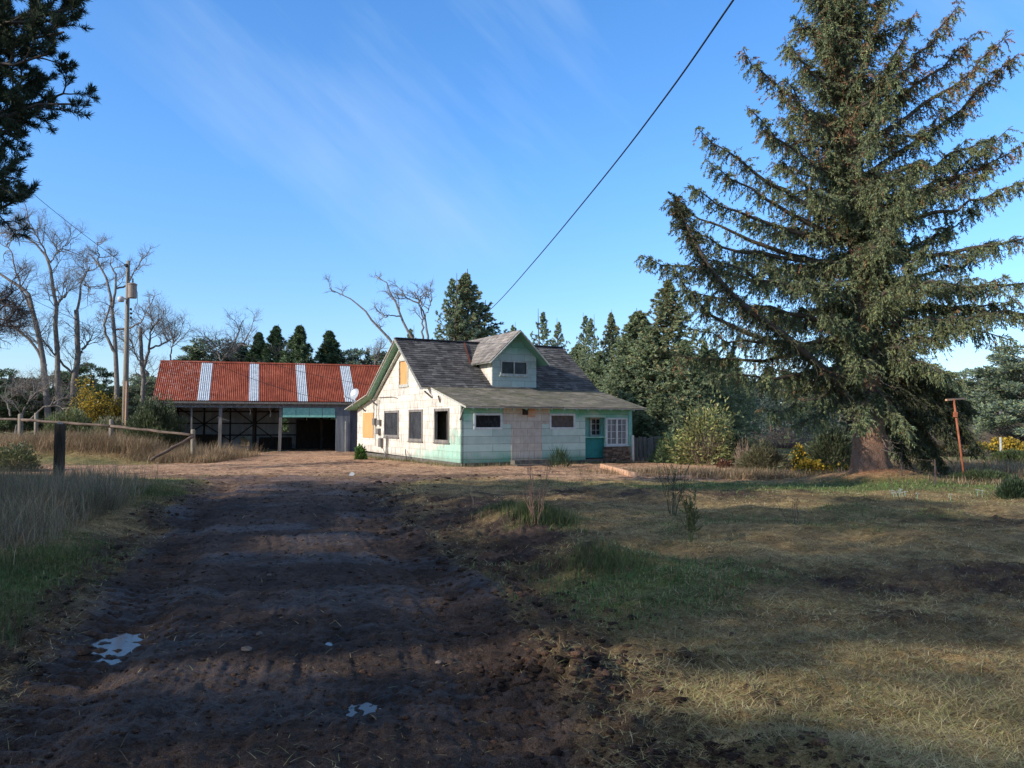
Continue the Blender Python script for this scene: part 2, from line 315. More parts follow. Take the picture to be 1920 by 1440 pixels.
# ------------------------------------------------------------------ object helpers
def tag(o, label=None, cat=None, group=None, kind=None):
    if label: o['label'] = label
    if cat: o['category'] = cat
    if group: o['group'] = group
    if kind: o['kind'] = kind
    return o
def empty(name, loc, rz=0, **k):
    o = bpy.data.objects.new(name, None); COL.objects.link(o); o.location = loc; o.rotation_euler = (0, 0, rz)
    o.empty_display_size = .2; return tag(o, **k)
class MB:
    def __init__(s): s.v = []; s.f = []; s.m = []
    def add(s, vs, fs, mi=0):
        b = len(s.v); s.v += [tuple(v) for v in vs]; s.f += [tuple(b + i for i in f) for f in fs]; s.m += [mi] * len(fs)
    def box(s, a, b, mi=0, rot=None, org=None):
        x0, y0, z0 = a; x1, y1, z1 = b
        vs = [Vector(p) for p in ((x0, y0, z0), (x1, y0, z0), (x1, y1, z0), (x0, y1, z0), (x0, y0, z1), (x1, y0, z1), (x1, y1, z1), (x0, y1, z1))]
        if rot is not None: vs = [org + rot @ (v - org) for v in vs]
        s.add(vs, [(0, 3, 2, 1), (4, 5, 6, 7), (0, 1, 5, 4), (1, 2, 6, 5), (2, 3, 7, 6), (3, 0, 4, 7)], mi)
    def beam(s, p, q, w, h, mi=0, up=(0, 0, 1)):
        p = Vector(p); q = Vector(q); d = (q - p).normalized(); u = Vector(up)
        if abs(d.dot(u)) > .98: u = Vector((0, 1, 0))
        x = d.cross(u).normalized() * w / 2; y = x.cross(d).normalized() * h / 2
        s.add([p - x - y, p + x - y, p + x + y, p - x + y, q - x - y, q + x - y, q + x + y, q - x + y],
              [(0, 3, 2, 1), (4, 5, 6, 7), (0, 1, 5, 4), (1, 2, 6, 5), (2, 3, 7, 6), (3, 0, 4, 7)], mi)
    def tube(s, pts, rs, n=10, mi=0, cap=True):
        pts = [Vector(p) for p in pts]
        if not isinstance(rs, (list, tuple)): rs = [rs] * len(pts)
        rings = []; ref = None
        for i, p in enumerate(pts):
            t = (pts[min(i + 1, len(pts) - 1)] - pts[max(i - 1, 0)]).normalized()
            if ref is None: ref = Vector((1, 0, 0)) if abs(t.x) < .9 else Vector((0, 1, 0))
            x = (ref - t * ref.dot(t)).normalized(); ref = x; y = t.cross(x)
            rings.append([p + (x * math.cos(2 * math.pi * k / n) + y * math.sin(2 * math.pi * k / n)) * rs[i] for k in range(n)])
        vs = [v for r in rings for v in r]; fs = []
        for i in range(len(pts) - 1):
            for k in range(n): fs.append((i * n + k, i * n + (k + 1) % n, (i + 1) * n + (k + 1) % n, (i + 1) * n + k))
        if cap: fs += [tuple(range(n - 1, -1, -1)), tuple((len(pts) - 1) * n + k for k in range(n))]
        s.add(vs, fs, mi)
    def build(s, name, mats, parent=None, smooth=False, label=None):
        me = bpy.data.meshes.new(name); me.from_pydata(s.v, [], s.f)
        if not isinstance(mats, (list, tuple)): mats = [mats]
        for m in mats: me.materials.append(M[m] if isinstance(m, str) else m)
        me.polygons.foreach_set('material_index', s.m)
        if smooth: me.polygons.foreach_set('use_smooth', [True] * len(s.f))
        me.update(); o = bpy.data.objects.new(name, me); COL.objects.link(o)
        if parent: o.parent = parent
        if label: o['label'] = label
        return o
def npmesh(name, V, T, col=None, mat='leaf', parent=None, smooth=False, attrs=None):
    V = np.asarray(V, np.float32); T = np.asarray(T, np.int32); k = T.shape[1]
    me = bpy.data.meshes.new(name); me.vertices.add(len(V)); me.vertices.foreach_set('co', V.ravel())
    me.loops.add(T.size); me.loops.foreach_set('vertex_index', T.ravel())
    me.polygons.add(len(T)); me.polygons.foreach_set('loop_start', np.arange(0, T.size, k, dtype=np.int32))
    if col is not None:
        at = me.attributes.new('Col', 'FLOAT_COLOR', 'POINT'); c = np.ones((len(V), 4), np.float32); c[:, :3] = np.clip(col, 0, 1); at.data.foreach_set('color', c.ravel())
    for n_, a_ in (attrs or {}).items():
        at = me.attributes.new(n_, 'FLOAT', 'POINT'); at.data.foreach_set('value', np.asarray(a_, np.float32))
    me.update(calc_edges=True); me.validate()
    if smooth: me.polygons.foreach_set('use_smooth', np.ones(len(T), bool))
    me.materials.append(M[mat]); o = bpy.data.objects.new(name, me); COL.objects.link(o)
    if parent: o.parent = parent
    return o
def unit(a): return a / (np.linalg.norm(a, axis=-1, keepdims=True) + 1e-9)
class TB:
    """batched tubes through polylines: colour by vertex"""
    def __init__(s): s.V = []; s.T = []; s.C = []; s.n = 0
    def add(s, pts, r0, r1, sides=4, col=(.2, .17, .15)):
        pts = np.asarray(pts, float)
        if pts.ndim == 2: pts = pts[None]
        Nn, K, _ = pts.shape
        r0 = np.broadcast_to(np.asarray(r0, float), (Nn,)); r1 = np.broadcast_to(np.asarray(r1, float), (Nn,))
        t = np.empty_like(pts); t[:, 1:-1] = pts[:, 2:] - pts[:, :-2]; t[:, 0] = pts[:, 1] - pts[:, 0]; t[:, -1] = pts[:, -1] - pts[:, -2]
        t = unit(t); ref = np.where(np.abs(t[..., 2:3]) > .9, np.array([1., 0, 0]), np.array([0, 0, 1.]))
        x = unit(np.cross(t, ref)); y = np.cross(t, x)
        f = np.linspace(0, 1, K)[None]; r = (r0[:, None] * (1 - f) + r1[:, None] * f)
        a = np.arange(sides) * 2 * math.pi / sides
        ring = pts[:, :, None] + r[:, :, None, None] * (np.cos(a)[None, None, :, None] * x[:, :, None] + np.sin(a)[None, None, :, None] * y[:, :, None])
        V = ring.reshape(-1, 3); idx = np.arange(len(V)).reshape(Nn, K, sides) + s.n
        b = np.roll(idx, -1, 2)
        q = np.stack([idx[:, :-1], b[:, :-1], b[:, 1:], idx[:, 1:]], -1).reshape(-1, 4)
        s.V.append(V); s.T.append(q); s.C.append(np.broadcast_to(np.asarray(col, float).reshape(-1, 3) if np.ndim(col) == 1 else np.repeat(np.asarray(col, float), K * sides, 0), V.shape)); s.n += len(V)
    def build(s, name, mat='twig', parent=None):
        return npmesh(name, np.concatenate(s.V), np.concatenate(s.T), np.concatenate(s.C), mat, parent, smooth=True)
def needles(pos, dr, L, W, col, rng, tipcol=None):
    """one kite-shaped tuft per row"""
    n = len(pos); dr = unit(dr); rv = unit(rng.normal(size=(n, 3))); side = unit(np.cross(dr, rv))
    L = np.broadcast_to(L, (n,))[:, None]; W = np.broadcast_to(W, (n,))[:, None]
    a = pos; b = pos + dr * L * .4 + side * W * .5; c = pos + dr * L; d = pos + dr * L * .45 - side * W * .5
    V = np.stack([a, b, c, d], 1).reshape(-1, 3); T = np.arange(4 * n).reshape(n, 4)
    C = np.repeat(col, 4, 0)
    return V, T, C
def leaves(name, pos, dr, L, W, col, rng, mat, parent):
    V, T, C = needles(pos, dr, L, W, col, rng); return npmesh(name, V, T, C, mat, parent)
def colmix(n, rng, cols, wts, var=.2):
    cols = np.array(cols); i = rng.choice(len(cols), n, p=np.array(wts) / sum(wts))
    return cols[i] * (1 + rng.uniform(-var, var, (n, 1)))
def copy_tree(o, parent=None):
    c = o.copy(); COL.objects.link(c)
    if parent: c.parent = parent
    for ch in list(o.children): copy_tree(ch, c)
    return c
#PART2
# ================================================================== light, sky, camera
SAZ = Vector((-.868, -.497, 0)).normalized(); SEL = R(25.5)
cam = bpy.data.cameras.new('camera'); co = bpy.data.objects.new('camera', cam); COL.objects.link(co)
co.location = (0, 0, CZ); co.rotation_euler = (R(90) + PIT, 0, 0)
cam.sensor_width = 36; cam.lens = 36 * F / 1920; cam.clip_end = 6000; cam.clip_start = .05; sc.camera = co
sl = bpy.data.lights.new('sun', 'SUN'); sl.energy = 5.0; sl.angle = R(.53); sl.color = (1.0, .925, .82)
so = bpy.data.objects.new('sun', sl); COL.objects.link(so)
sd = Vector((SAZ.x * math.cos(SEL), SAZ.y * math.cos(SEL), math.sin(SEL)))
so.rotation_euler = sd.to_track_quat('Z', 'Y').to_euler()
w = bpy.data.worlds.new('World'); sc.world = w; w.use_nodes = True; nt = w.node_tree; bg = nt.nodes['Background']
sk = N(nt, 'ShaderNodeTexSky', sky_type='NISHITA', sun_disc=False); sk.sun_elevation = SEL; sk.sun_rotation = math.atan2(SAZ.x, SAZ.y)
sk.air_density = 1.0; sk.dust_density = .6; sk.ozone_density = 2.2
tc = N(nt, 'ShaderNodeTexCoord'); mp = N(nt, 'ShaderNodeMapping'); mp.inputs['Rotation'].default_value = (0, R(-41), R(0)); m2 = N(nt, 'ShaderNodeMapping'); m2.inputs['Scale'].default_value = (.9, 1.5, 6.0)
nt.links.new(tc.outputs['Generated'], mp.inputs[0]); nt.links.new(mp.outputs[0], m2.inputs[0])
wis = noise(nt, m2.outputs[0], .9, 6, .55); brd = noise(nt, tc.outputs['Generated'], 1.9, 3, .5)
cl = math_(nt, 'MULTIPLY', ramp(nt, wis, [(.50, (0, 0, 0)), (.78, (1, 1, 1))]), ramp(nt, brd, [(.45, (0, 0, 0)), (.62, (1, 1, 1))]))
sz = N(nt, 'ShaderNodeSeparateXYZ'); nt.links.new(tc.outputs['Generated'], sz.inputs[0])
tint = mix(nt, sk.outputs[0], ramp(nt, sz.outputs[2], [(0, (.66, .74, .98)), (.10, (.66, .80, 1.04)), (.30, (.66, .93, 1.22)), (.7, (.58, .96, 1.30))]), 1.0, 'MULTIPLY')
hs = N(nt, 'ShaderNodeHueSaturation'); hs.inputs['Saturation'].default_value = 1.04; hs.inputs['Value'].default_value = 2.75; nt.links.new(tint, hs.inputs['Color'])
skyc = mix(nt, hs.outputs[0], (6.6, 9.2, 12.6), math_(nt, 'MULTIPLY', cl, .62))
fill_hz = ramp(nt, sz.outputs[2], [(.52, (0, 0, 0)), (.75, (.85, .85, .85))]); skyc = mix(nt, skyc, (3.3, 3.0, 2.8), fill_hz)  # neutral haze added overhead, out of view, to make the fill less blue
nt.links.new(skyc, bg.inputs[0]); bg.inputs[1].default_value = .085

sc.view_settings.view_transform = 'Standard'; sc.view_settings.look = 'None'; sc.view_settings.exposure = 0
try:
    sc.cycles.max_bounces = 5; sc.cycles.diffuse_bounces = 3; sc.cycles.transparent_max_bounces = 6
except Exception: pass
# ================================================================== ground
def ground():
    ys = np.concatenate([np.linspace(-60, -4, 24)[:-1], np.linspace(-4, 2.2, 60)[:-1], np.geomspace(2.2, 62, 860)[:-1], np.geomspace(62, 2500, 70)])
    t = np.concatenate([np.linspace(-1.7, -1.03, 34)[:-1], np.linspace(-1.03, 1.03, 640), np.linspace(1.03, 1.7, 34)[1:]])
    Y = np.repeat(ys[:, None], len(t), 1); Tt = np.repeat(t[None], len(ys), 0)
    Ye = np.sqrt(np.clip(Y, 0, None) ** 2 + 2.4 ** 2)
    B = 160 + 2 * Ye
    X = .68 * Ye * Tt + np.sign(Tt) * np.clip(np.abs(Tt) - 1.0, 0, None) ** 2 * B
    sp = np.maximum(.72 * Ye * .0033, np.abs(np.gradient(ys))[:, None] * 1.0)
    sp = np.where(np.abs(Tt) > 1.05, 2.0, sp)
    Z = H(X, Y, sp)
    dr, yd, mud, gr, n1, n2, n3 = zones(X, Y)
    n4 = fbm(X * 6, Y * 6, 61, 3)[..., None]; n5 = fbm(X * 1.3, Y * 1.3, 71, 3)[..., None]
    A = lambda *c: np.array(c)[None, None]
    straw = A(.35, .26, .125) * (1 - n4) + A(.12, .085, .045) * n4
    straw = straw * (.75 + .5 * n5)
    green_ = A(.075, .105, .035) * (1 - n4) + A(.13, .15, .05) * n4
    mudc = A(.034, .025, .0215) * (1 - n5) + A(.080, .058, .046) * n5
    yardc = A(.47, .315, .205) * (1 - n5) + A(.29, .175, .11) * n5
    clod = ss(.50, .66, n4[..., 0])[..., None] * .75 * ss(.42, .6, fbm(X * .6, Y * .6, 83, 2))[..., None]
    yardc = yardc * (1 - clod) + A(.09, .05, .035) * clod
    nearc = (1 - ss(30, 42, Y) * 0)[..., None]
    c = straw; g = np.clip(gr, 0, 1)[..., None]; c = c * (1 - g) + green_ * g
    m = np.clip(mud, 0, 1)[..., None]; c = c * (1 - m) + mudc * m
    y_ = yd[..., None]; c = c * (1 - y_) + yardc * y_
    d_ = dr[..., None]; redd = ss(15, 23, Y)[..., None]
    trk = fbm((X - .5 * (xl(Y) + xr(Y))) * 5 + 40, Y * .35, 17, 3); dc = mudc * (.5 + .8 * trk[..., None]) * (.7 + .6 * fbm(X * 4, Y * 4, 19, 3)[..., None]) * (1 - redd * .5) + yardc * .8 * redd * .5
    c = c * (1 - d_) + dc * d_
    k = gs(X, Y, 10.2, 22.2, 1.3, 1.0)[..., None] * 1.2; k = np.clip(k, 0, 1); c = c * (1 - k) + A(.30, .15, .085) * k; c = c * 1.3
    wet = dr * (.3 + .9 * ss(.45, .65, fbm(X * .8, Y * 1.1, 91, 3)))
    for px, py, rx, ry in PUD:
        kk = gs(X, Y, px, py, rx * 1.5, ry * 1.5); wet = wet + kk; c = c * (1 - .35 * kk[..., None])
    wet = np.clip(wet, 0, 1)
    V = np.stack([X, Y, Z], -1).reshape(-1, 3); C = c.reshape(-1, 3); W = wet.ravel()
    i = np.arange(len(ys) * len(t)).reshape(len(ys), len(t))
    q = np.stack([i[:-1, :-1], i[:-1, 1:], i[1:, 1:], i[1:, :-1]], -1).reshape(-1, 4)
    dq = dr.ravel()[q].mean(1) > .5
    for nm, sel, mt in (('driveway', dq, 'mud'), ('ground', ~dq, 'soil')):
        qq = q[sel]; u, inv = np.unique(qq, return_inverse=True)
        o = npmesh(nm, V[u], inv.reshape(qq.shape), C[u], mt, smooth=True, attrs={'wet': W[u]}); o['kind'] = 'structure'
ground()
for i, (px, py, rx, ry) in enumerate(PUD):
    gx_, gy_ = np.meshgrid(np.linspace(px - rx, px + rx, 50), np.linspace(py - ry, py + ry, 50)); m_ = MB(); n = 28; z = float(np.percentile(H(gx_, gy_), (30, 24, 26, 12)[i]))
    vs = [(px + rx * 1.15 * math.cos(a * 2 * math.pi / n), py + ry * 1.15 * math.sin(a * 2 * math.pi / n), z) for a in range(n)]
    m_.add(vs, [tuple(range(n))]); tag(m_.build('puddle', 'water'), kind='structure')
# ================================================================== house
HO = Vector((-1.86, 29, 0)); HR = R(28.7)
house = empty('weathered_house', HO, HR, label='abandoned mint green and cream cottage with dark shingled roof and front dormer', cat='house')
c_, s_ = math.cos(HR), math.sin(HR)
def kx(px): return (px - 960) / F
def fu(px, v=0): k = kx(px); return (k * (29 + c_ * v) + 1.86 + s_ * v) / (c_ - s_ * k)
def fz(py, u, v=0): return CZ + (795 - py) / F * (29 + s_ * u + c_ * v)
def lv(px, u=0): k = kx(px); return (-1.86 + c_ * u - k * (29 + s_ * u)) / (s_ + c_ * k)
W, D = 7.75, 12.35
def walled(name, mat, outer, holes, to3, nrm, th, parent, revmat=None):
    """flat wall with window openings; outer/holes in 2-D, to3 maps to 3-D"""
    polys = [outer] + holes
    flat = [p for q in polys for p in q]
    tris = tessellate_polygon([[Vector((a, b, 0)) for a, b in q] for q in polys])
    n = Vector(nrm); A = [Vector(to3(a, b)) for a, b in flat]; Bk = [a - n * th for a in A]; k = len(flat); fs = []
    for t in tris:
        v0, v1, v2 = (A[i] for i in t)
        if (v1 - v0).cross(v2 - v0).dot(n) < 0: t = (t[0], t[2], t[1])
        fs.append(tuple(t)); fs.append((t[2] + k, t[1] + k, t[0] + k))
    m_ = MB(); m_.add(A + Bk, fs, 0); o = 0; rf = []
    for q in polys:
        for i in range(len(q)):
            a, b = o + i, o + (i + 1) % len(q); rf.append((a, b, b + k, a + k))
        o += len(q)
    m_.add(A + Bk, rf, 1); return m_.build(name, [mat, revmat or mat], parent)
def rect(a, b, c, d): return [(a, b), (c, b), (c, d), (a, d)]
def frame(name, mat, x0, z0, x1, z1, to3, w, t, parent, bars=(), hb=(), bw=.03, sill=.0, pane=None, pset=.02, panename='pane'):
    """window frame standing proud of the wall by t; to3(a,b,off)"""
    m_ = MB()
    def bar(a, b, c, d, lo=-.04, hi=t):
        vs = [to3(a, b, lo), to3(c, b, lo), to3(c, d, lo), to3(a, d, lo), to3(a, b, hi), to3(c, b, hi), to3(c, d, hi), to3(a, d, hi)]
        m_.add(vs, [(0, 3, 2, 1), (4, 5, 6, 7), (0, 1, 5, 4), (1, 2, 6, 5), (2, 3, 7, 6), (3, 0, 4, 7)])
    bar(x0, z0, x0 + w, z1); bar(x1 - w, z0, x1, z1); bar(x0 + w, z1 - w, x1 - w, z1, hi=t - .002); bar(x0 + w, z0, x1 - w, z0 + w, hi=t - .002)
    if sill: bar(x0 - .04, z0 - .05, x1 + .04, z0 - .001, hi=t + sill)
    for b in bars: bar(x0 + (x1 - x0) * b - bw / 2, z0 + w, x0 + (x1 - x0) * b + bw / 2, z1 - w, lo=-.03, hi=t * .5)
    for b in hb: bar(x0 + w, z0 + (z1 - z0) * b - bw / 2, x1 - w, z0 + (z1 - z0) * b + bw / 2, lo=-.028, hi=t * .4)
    o = m_.build(name, mat, parent)
    if pane:
        g = MB(); g.add([to3(x0 + w * .5, z0 + w * .5, -pset), to3(x1 - w * .5, z0 + w * .5, -pset), to3(x1 - w * .5, z1 - w * .5, -pset), to3(x0 + w * .5, z1 - w * .5, -pset)], [(0, 1, 2, 3)])
        g.build(panename, pane, o)
    return o
fr3 = lambda a, b, o=0: (a, -o, b)
lf3 = lambda a, b, o=0: (-o, a, b)
# front wall
def fq(x0, y0, x1, y1):  # pixel box on the facade -> u0,z0,u1,z1
    u0, u1 = fu(x0), fu(x1); um = (u0 + u1) / 2; return u0, fz(y1, um), u1, fz(y0, um)
w1 = fq(888.4, 775, 941.6, 805); w2 = fq(1030, 775.6, 1078, 804.7); po = fq(1097.2, 782.8, 1135, 862); w3 = fq(1135.3, 783.8, 1175, 834.5)
ztop = 2.30
ins = lambda q, e=.05: rect(q[0] + e, q[1] + e, q[2] - e, q[3] - e)
outer = [(0, .16), (po[0], .16), (po[0], po[3]), (w3[0] - .03, po[3]), (w3[0] - .03, .30), (W, .30), (W, ztop), (0, ztop)]
walled('front_wall', 'side_front', outer, [ins(w1), ins(w2), ins(w3)], lambda a, b: (a, 0, b), (0, -1, 0), .1, house, 'mint')
frame('window', 'whitetrim', *w1, fr3, .075, .03, house, pane='pane')
o_ = frame('window', 'whitetrim', *w2, fr3, .075, .03, house, pane='board', panename='board')
frame('window', 'whitetrim', *w3, fr3, .06, .05, house, bars=(.25, .5, .75), hb=(.25, .5, .75), bw=.022, pane='bluepane', sill=.03)
m_ = MB(); cx = (w3[0] + w3[2]) / 2; m_.box((cx - .035, -.06, w3[1] + .05), (cx + .035, -.005, w3[3] - .05)); m_.build('mullion', 'whitetrim', house)
# porch recess
m_ = MB(); m_.box((po[0] - .1, .13, .18), (w3[0] + .1, .2, fz(821, po[0])))
m_.build('porch_wall', 'teal', house)
m_ = MB(); m_.box((po[0] - .02, .02, fz(821, po[0])), (w3[0] - .01, .22, fz(821, po[0]) + .05)); m_.build('porch_ledge', 'mint', house)
m_ = MB(); zb = fz(821, po[0]) - .05
m_.box((po[0] - .12, .43, zb), (w3[0] + .1, .5, 2.3)); m_.build('porch_back_wall', 'mint', house)
vb = .38; q0 = fu(1106, vb); q1 = fu(1128, vb)
frame('window', 'trim', q0, fz(818, q0, vb), q1, fz(783, q0, vb), lambda a, b, o=0: (a, vb - o, b), .07, .03, house, bars=(.5,), hb=(.33, .66), bw=.02, pane='pane')
m_ = MB(); m_.box((po[0] - .12, .1, zb), (po[0] - .05, .43, 2.3)); m_.box((w3[0] - .03, .2, .2), (w3[0] + .03, .43, 2.3)); m_.build('porch_side_wall', 'mint', house)
# stone plinth under the porch window: individual flat stones
rng = random.Random(4); m_ = MB(); u0, u1 = fu(1132), fu(1177)
m_.box((u0 + .05, -.10, -.1), (u1 - .05, .12, w3[1] - .07)); z = -.1; top = w3[1] - .055
while z < top - .02:
    hgt = min(rng.uniform(.045, .09), top - z); x = u0 - .02
    while x < u1:
        wd = rng.uniform(.10, .30); x1 = min(x + wd, u1 + .02); pr = rng.uniform(.13, .19)
        m_.box((x + .004, -pr, z + .004), (x1 - .004, .05, z + hgt - .004)); x = x1
    z += hgt
m_.build('stone_plinth', 'stone', house)
# corner board, pipe, foundation, steps
m_ = MB(); u0 = fu(1177.5); m_.box((u0, -.035, .3), (W + .02, -.003, 2.28)); m_.build('corner_board', 'mint', house)
m_ = MB(); u0 = fu(1181.5); m_.box((u0, -.13, fz(866, u0)), (u0 + .09, -.06, fz(816, u0))); m_.build('white_post', 'whitetrim', house)
m_ = MB(); m_.box((.05, .03, -.4), (W - .05, .2, .20)); m_.box((.03, .2, -.4), (.18, D - .05, .20)); m_.box((W - .2, .2, -.4), (W - .05, D - .05, .25)); m_.box((.18, D - .2, -.4), (W - .2, D - .05, .25)); m_.build('foundation', 'concrete', house)
u0, u1 = fu(957), fu(1021.5); m_ = MB(); m_.box((u0, -.35, -.2), (u1, .02, .24)); m_.box((u0 - .05, -.62, -.2), (u1 - .1, -.35, .08)); m_.build('front_step', 'concrete', house)
# bare boarded doorway, T shaped
a0, a1, b0, b1 = fu(943.5), fu(1030), fu(958.5), fu(1016); zm = fz(795, a0)
T_ = [(b0, .22), (b1, .22), (b1, zm), (a1, zm), (a1, 2.27), (a0, 2.27), (a0, zm), (b0, zm)]
walled('boarded_doorway', 'side_bare', T_, [], lambda a, b: (a, -.014, b), (0, -1, 0), .012, house)
m_ = MB(); m_.box((fu(936), -.5, 2.21), (fu(1045), -.40, 2.262)); m_.build('fascia', 'greywood', house)
u0 = fu(983); m_ = MB(); m_.box((u0 - .09, -.13, fz(778, u0)), (u0 + .09, -.016, fz(768, u0))); m_.box((u0 - .12, -.16, fz(768, u0)), (u0 + .12, -.016, fz(766.5, u0))); m_.build('porch_light', 'darkwood', house)
u0 = fu(996); m_ = MB(); m_.box((u0 - .16, -.035, fz(782, u0)), (u0 + .16, -.016, fz(767, u0))); m_.build('bare_patch', 'plank', house)
# left wall
def lq(x0, y0, x1, y1):
    v0, v1 = lv(x1), lv(x0); vm = (v0 + v1) / 2; g = lambda py: CZ + (795 - py) / F * (29 + c_ * vm)
    return v0, g(y1), v1, g(y0)
L3 = lq(814.7, 766, 843, 829.5); L2 = lq(767.3, 768, 793, 827); L1 = lq(720.9, 770, 748.3, 819.6); LP = lq(681.5, 774, 700.5, 820.5); LA = lq(747.8, 673, 765.5, 724)
VB, ZB, VR, ZR = 2.95, 3.10, 5.85, 5.28; VB2, ZB2 = 9.5, 3.0
def roofz(v):
    return np.interp(v, [-.45, VB, VR, VB2, 12.8], [2.25, ZB, ZR, ZB2, 2.36])
th = .09
lo = [(0, .16), (D, .30), (D, roofz(D) - th), (VB2, ZB2 - th), (VR, ZR - th), (VB, ZB - th), (0, roofz(0) - th)]
e = .05
wl = walled('side_wall', 'side_left', lo, [ins(L3), ins(L2), ins(L1), ins(LA)], lambda a, b: (0, a, b), (-1, 0, 0), .1, house, 'trim')
frame('window', 'greywood', *L3, lf3, .10, .03, house, sill=.02)
frame('window', 'greywood', *L2, lf3, .10, .03, house, pane='dustpane', sill=.02)
frame('window', 'greywood', *L1, lf3, .10, .03, house, pane='dustpane', sill=.02)
fa = frame('attic_window', 'trim', *LA, lf3, .08, .03, house, sill=.02)
m_ = MB(); m_.box((.03, LA[0] + .04, LA[1] + .04), (.05, LA[2] - .04, LA[3] - .04)); m_.build('plywood_panel', 'plywood', fa)
m_ = MB(); m_.box((-.03, LP[0], LP[1]), (-.004, LP[2], LP[3])); m_.build('plywood_panel', 'plywood', house, label='orange plywood sheet nailed over the rear side window')
m_ = MB(); m_.box((.9, .3, .3), (1.0, 4.2, 2.4)); m_.box((1.0, 2.0, .3), (2.4, 2.1, 2.4)); m_.build('interior_partition', 'paleint', house)
m_ = MB(); m_.beam((.4, 1.1, 1.9), (.5, 2.3, 1.75), .06, .06); m_.beam((.4, 1.2, .9), (.5, 2.2, 1.35), .07, .05); m_.beam((.3, 1.75, .5), (.3, 1.75, 2.2), .22, .05); m_.build('broken_timber', 'darkwood', house)
# other walls, floor, interior darkness
walled('back_wall', 'side_front', rect(0.1, .2, W, roofz(D) - th), [], lambda a, b: (a, D, b), (0, 1, 0), .1, house)
ro = [(0, .3), (D - .1, .3), (D - .1, roofz(D) - th), (VB2, ZB2 - th), (VR, ZR - th), (VB, ZB - th), (.1, roofz(0) - th)]
walled('side_wall', 'side_left', ro, [], lambda a, b: (W - .001, a, b), (1, 0, 0), .1, house)
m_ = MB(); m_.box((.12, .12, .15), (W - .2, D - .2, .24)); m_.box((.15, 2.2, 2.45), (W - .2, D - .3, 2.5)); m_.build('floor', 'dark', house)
# wiring and meters on the side wall
def LW(px, py, off=.03):
    v = lv(px); return Vector((-off, v, CZ + (795 - py) / F * (29 + c_ * v)))
g = lambda x, y: (640 + x / 5.54, 640 + y / 5.54)
m_ = MB()
for pts in ([(352, 590), (345, 800), (352, 1010)], [(380, 590), (372, 760), (362, 1080)], [(400, 610), (395, 760), (405, 830)], [(405, 950), (420, 1040)], [(430, 1080), (470, 1180)], [(340, 620), (338, 700)], [(400, 585), (540, 578), (590, 590)]):
    m_.tube([LW(*g(*p), off=.04) for p in pts], .014, 6)
m_.build('conduit', 'greywood', house)
for (a, b, c, d_) in ((396, 815, 420, 870), (385, 905, 415, 965), (415, 1005, 440, 1095), (350, 800, 372, 870)):
    p0 = LW(*g(a, d_)); p1 = LW(*g(c, b)); m_ = MB(); m_.box((-.14, min(p0.y, p1.y), p0.z), (-.004, max(p0.y, p1.y), p1.z)); m_.build('meter_box', 'greywood', house)
m_ = MB(); m_.tube([LW(*g(485, 985), off=.05), LW(*g(475, 1200), off=.05)], .03, 6); m_.tube([LW(*g(495, 985), off=.05), LW(*g(492, 1200), off=.05)], .025, 6); m_.build('drain_pipe', 'greywood', house)
m_ = MB(); m_.tube([LW(*g(680, 1120), off=.06), LW(*g(765, 1240), off=.35)], .02, 5); m_.build('loose_stick', 'darkwood', house)
# --- roofs
def shingles(name, mat, p0, p1, q0, q1, courses, w0, parent, seed, lift=.018, rag=.25, label=None):
    """p0-p1 lower edge (left,right), q0-q1 upper edge"""
    rg = random.Random(seed); p0, p1, q0, q1 = map(Vector, (p0, p1, q0, q1)); n = (p1 - p0).cross(q0 - p0).normalized()
    if n.z < 0: n = -n
    m_ = MB()
    for i in range(courses):
        a = i / courses; b = (i + 1.0) / courses; L0, R0 = p0.lerp(q0, a), p1.lerp(q1, a); L1, R1 = p0.lerp(q0, b), p1.lerp(q1, b)
        up = (L1 - L0).normalized(); wd = (R0 - L0).length; x = -rg.random() * w0
        while x < wd:
            ww = rg.uniform(.55, 1.5) * w0; xa = max(x, 0); xb = min(x + ww - .006, wd)
            if xb > xa + .01:
                fa_, fb = xa / wd, xb / wd; h = lift * rg.uniform(.7, 1.25); dd = rg.gauss(0, 1) * rag * .02; d2 = dd + rg.gauss(0, .3) * rag * .02
                A_ = L0.lerp(R0, fa_) - up * dd; B_ = L0.lerp(R0, fb) - up * d2; C_ = L1.lerp(R1, fb) + up * .01; D_ = L1.lerp(R1, fa_) + up * .01
                m_.add([A_ + n * h, B_ + n * h, C_ + n * .003, D_ + n * .003, A_ - n * .003, B_ - n * .003], [(0, 1, 2, 3), (4, 5, 1, 0), (5, 2, 1), (4, 0, 3)])
            x += ww
    return m_.build(name, mat, parent, label=label)
def slab(name, mats, lowL, lowR, upL, upR, t, parent):
    P0, P1, Q0, Q1 = map(Vector, (lowL, lowR, upL, upR)); n = (P1 - P0).cross(Q0 - P0).normalized()
    if n.z < 0: n = -n
    v = [P0, P1, Q1, Q0]; vs = v + [a - n * t for a in v]; m_ = MB()
    m_.add(vs, [(0, 1, 2, 3)], 0); m_.add(vs, [(7, 6, 5, 4)], 1); m_.add(vs, [(0, 4, 5, 1), (1, 5, 6, 2), (2, 6, 7, 3), (3, 7, 4, 0)], 2)
    return m_.build(name, mats, parent)
RM = ['comp', 'soffit', 'trim']
oL, oR = -.42, W + .36; e0 = (-.03, -.45, 2.25); e1 = (W + .40, -.45, 2.25)
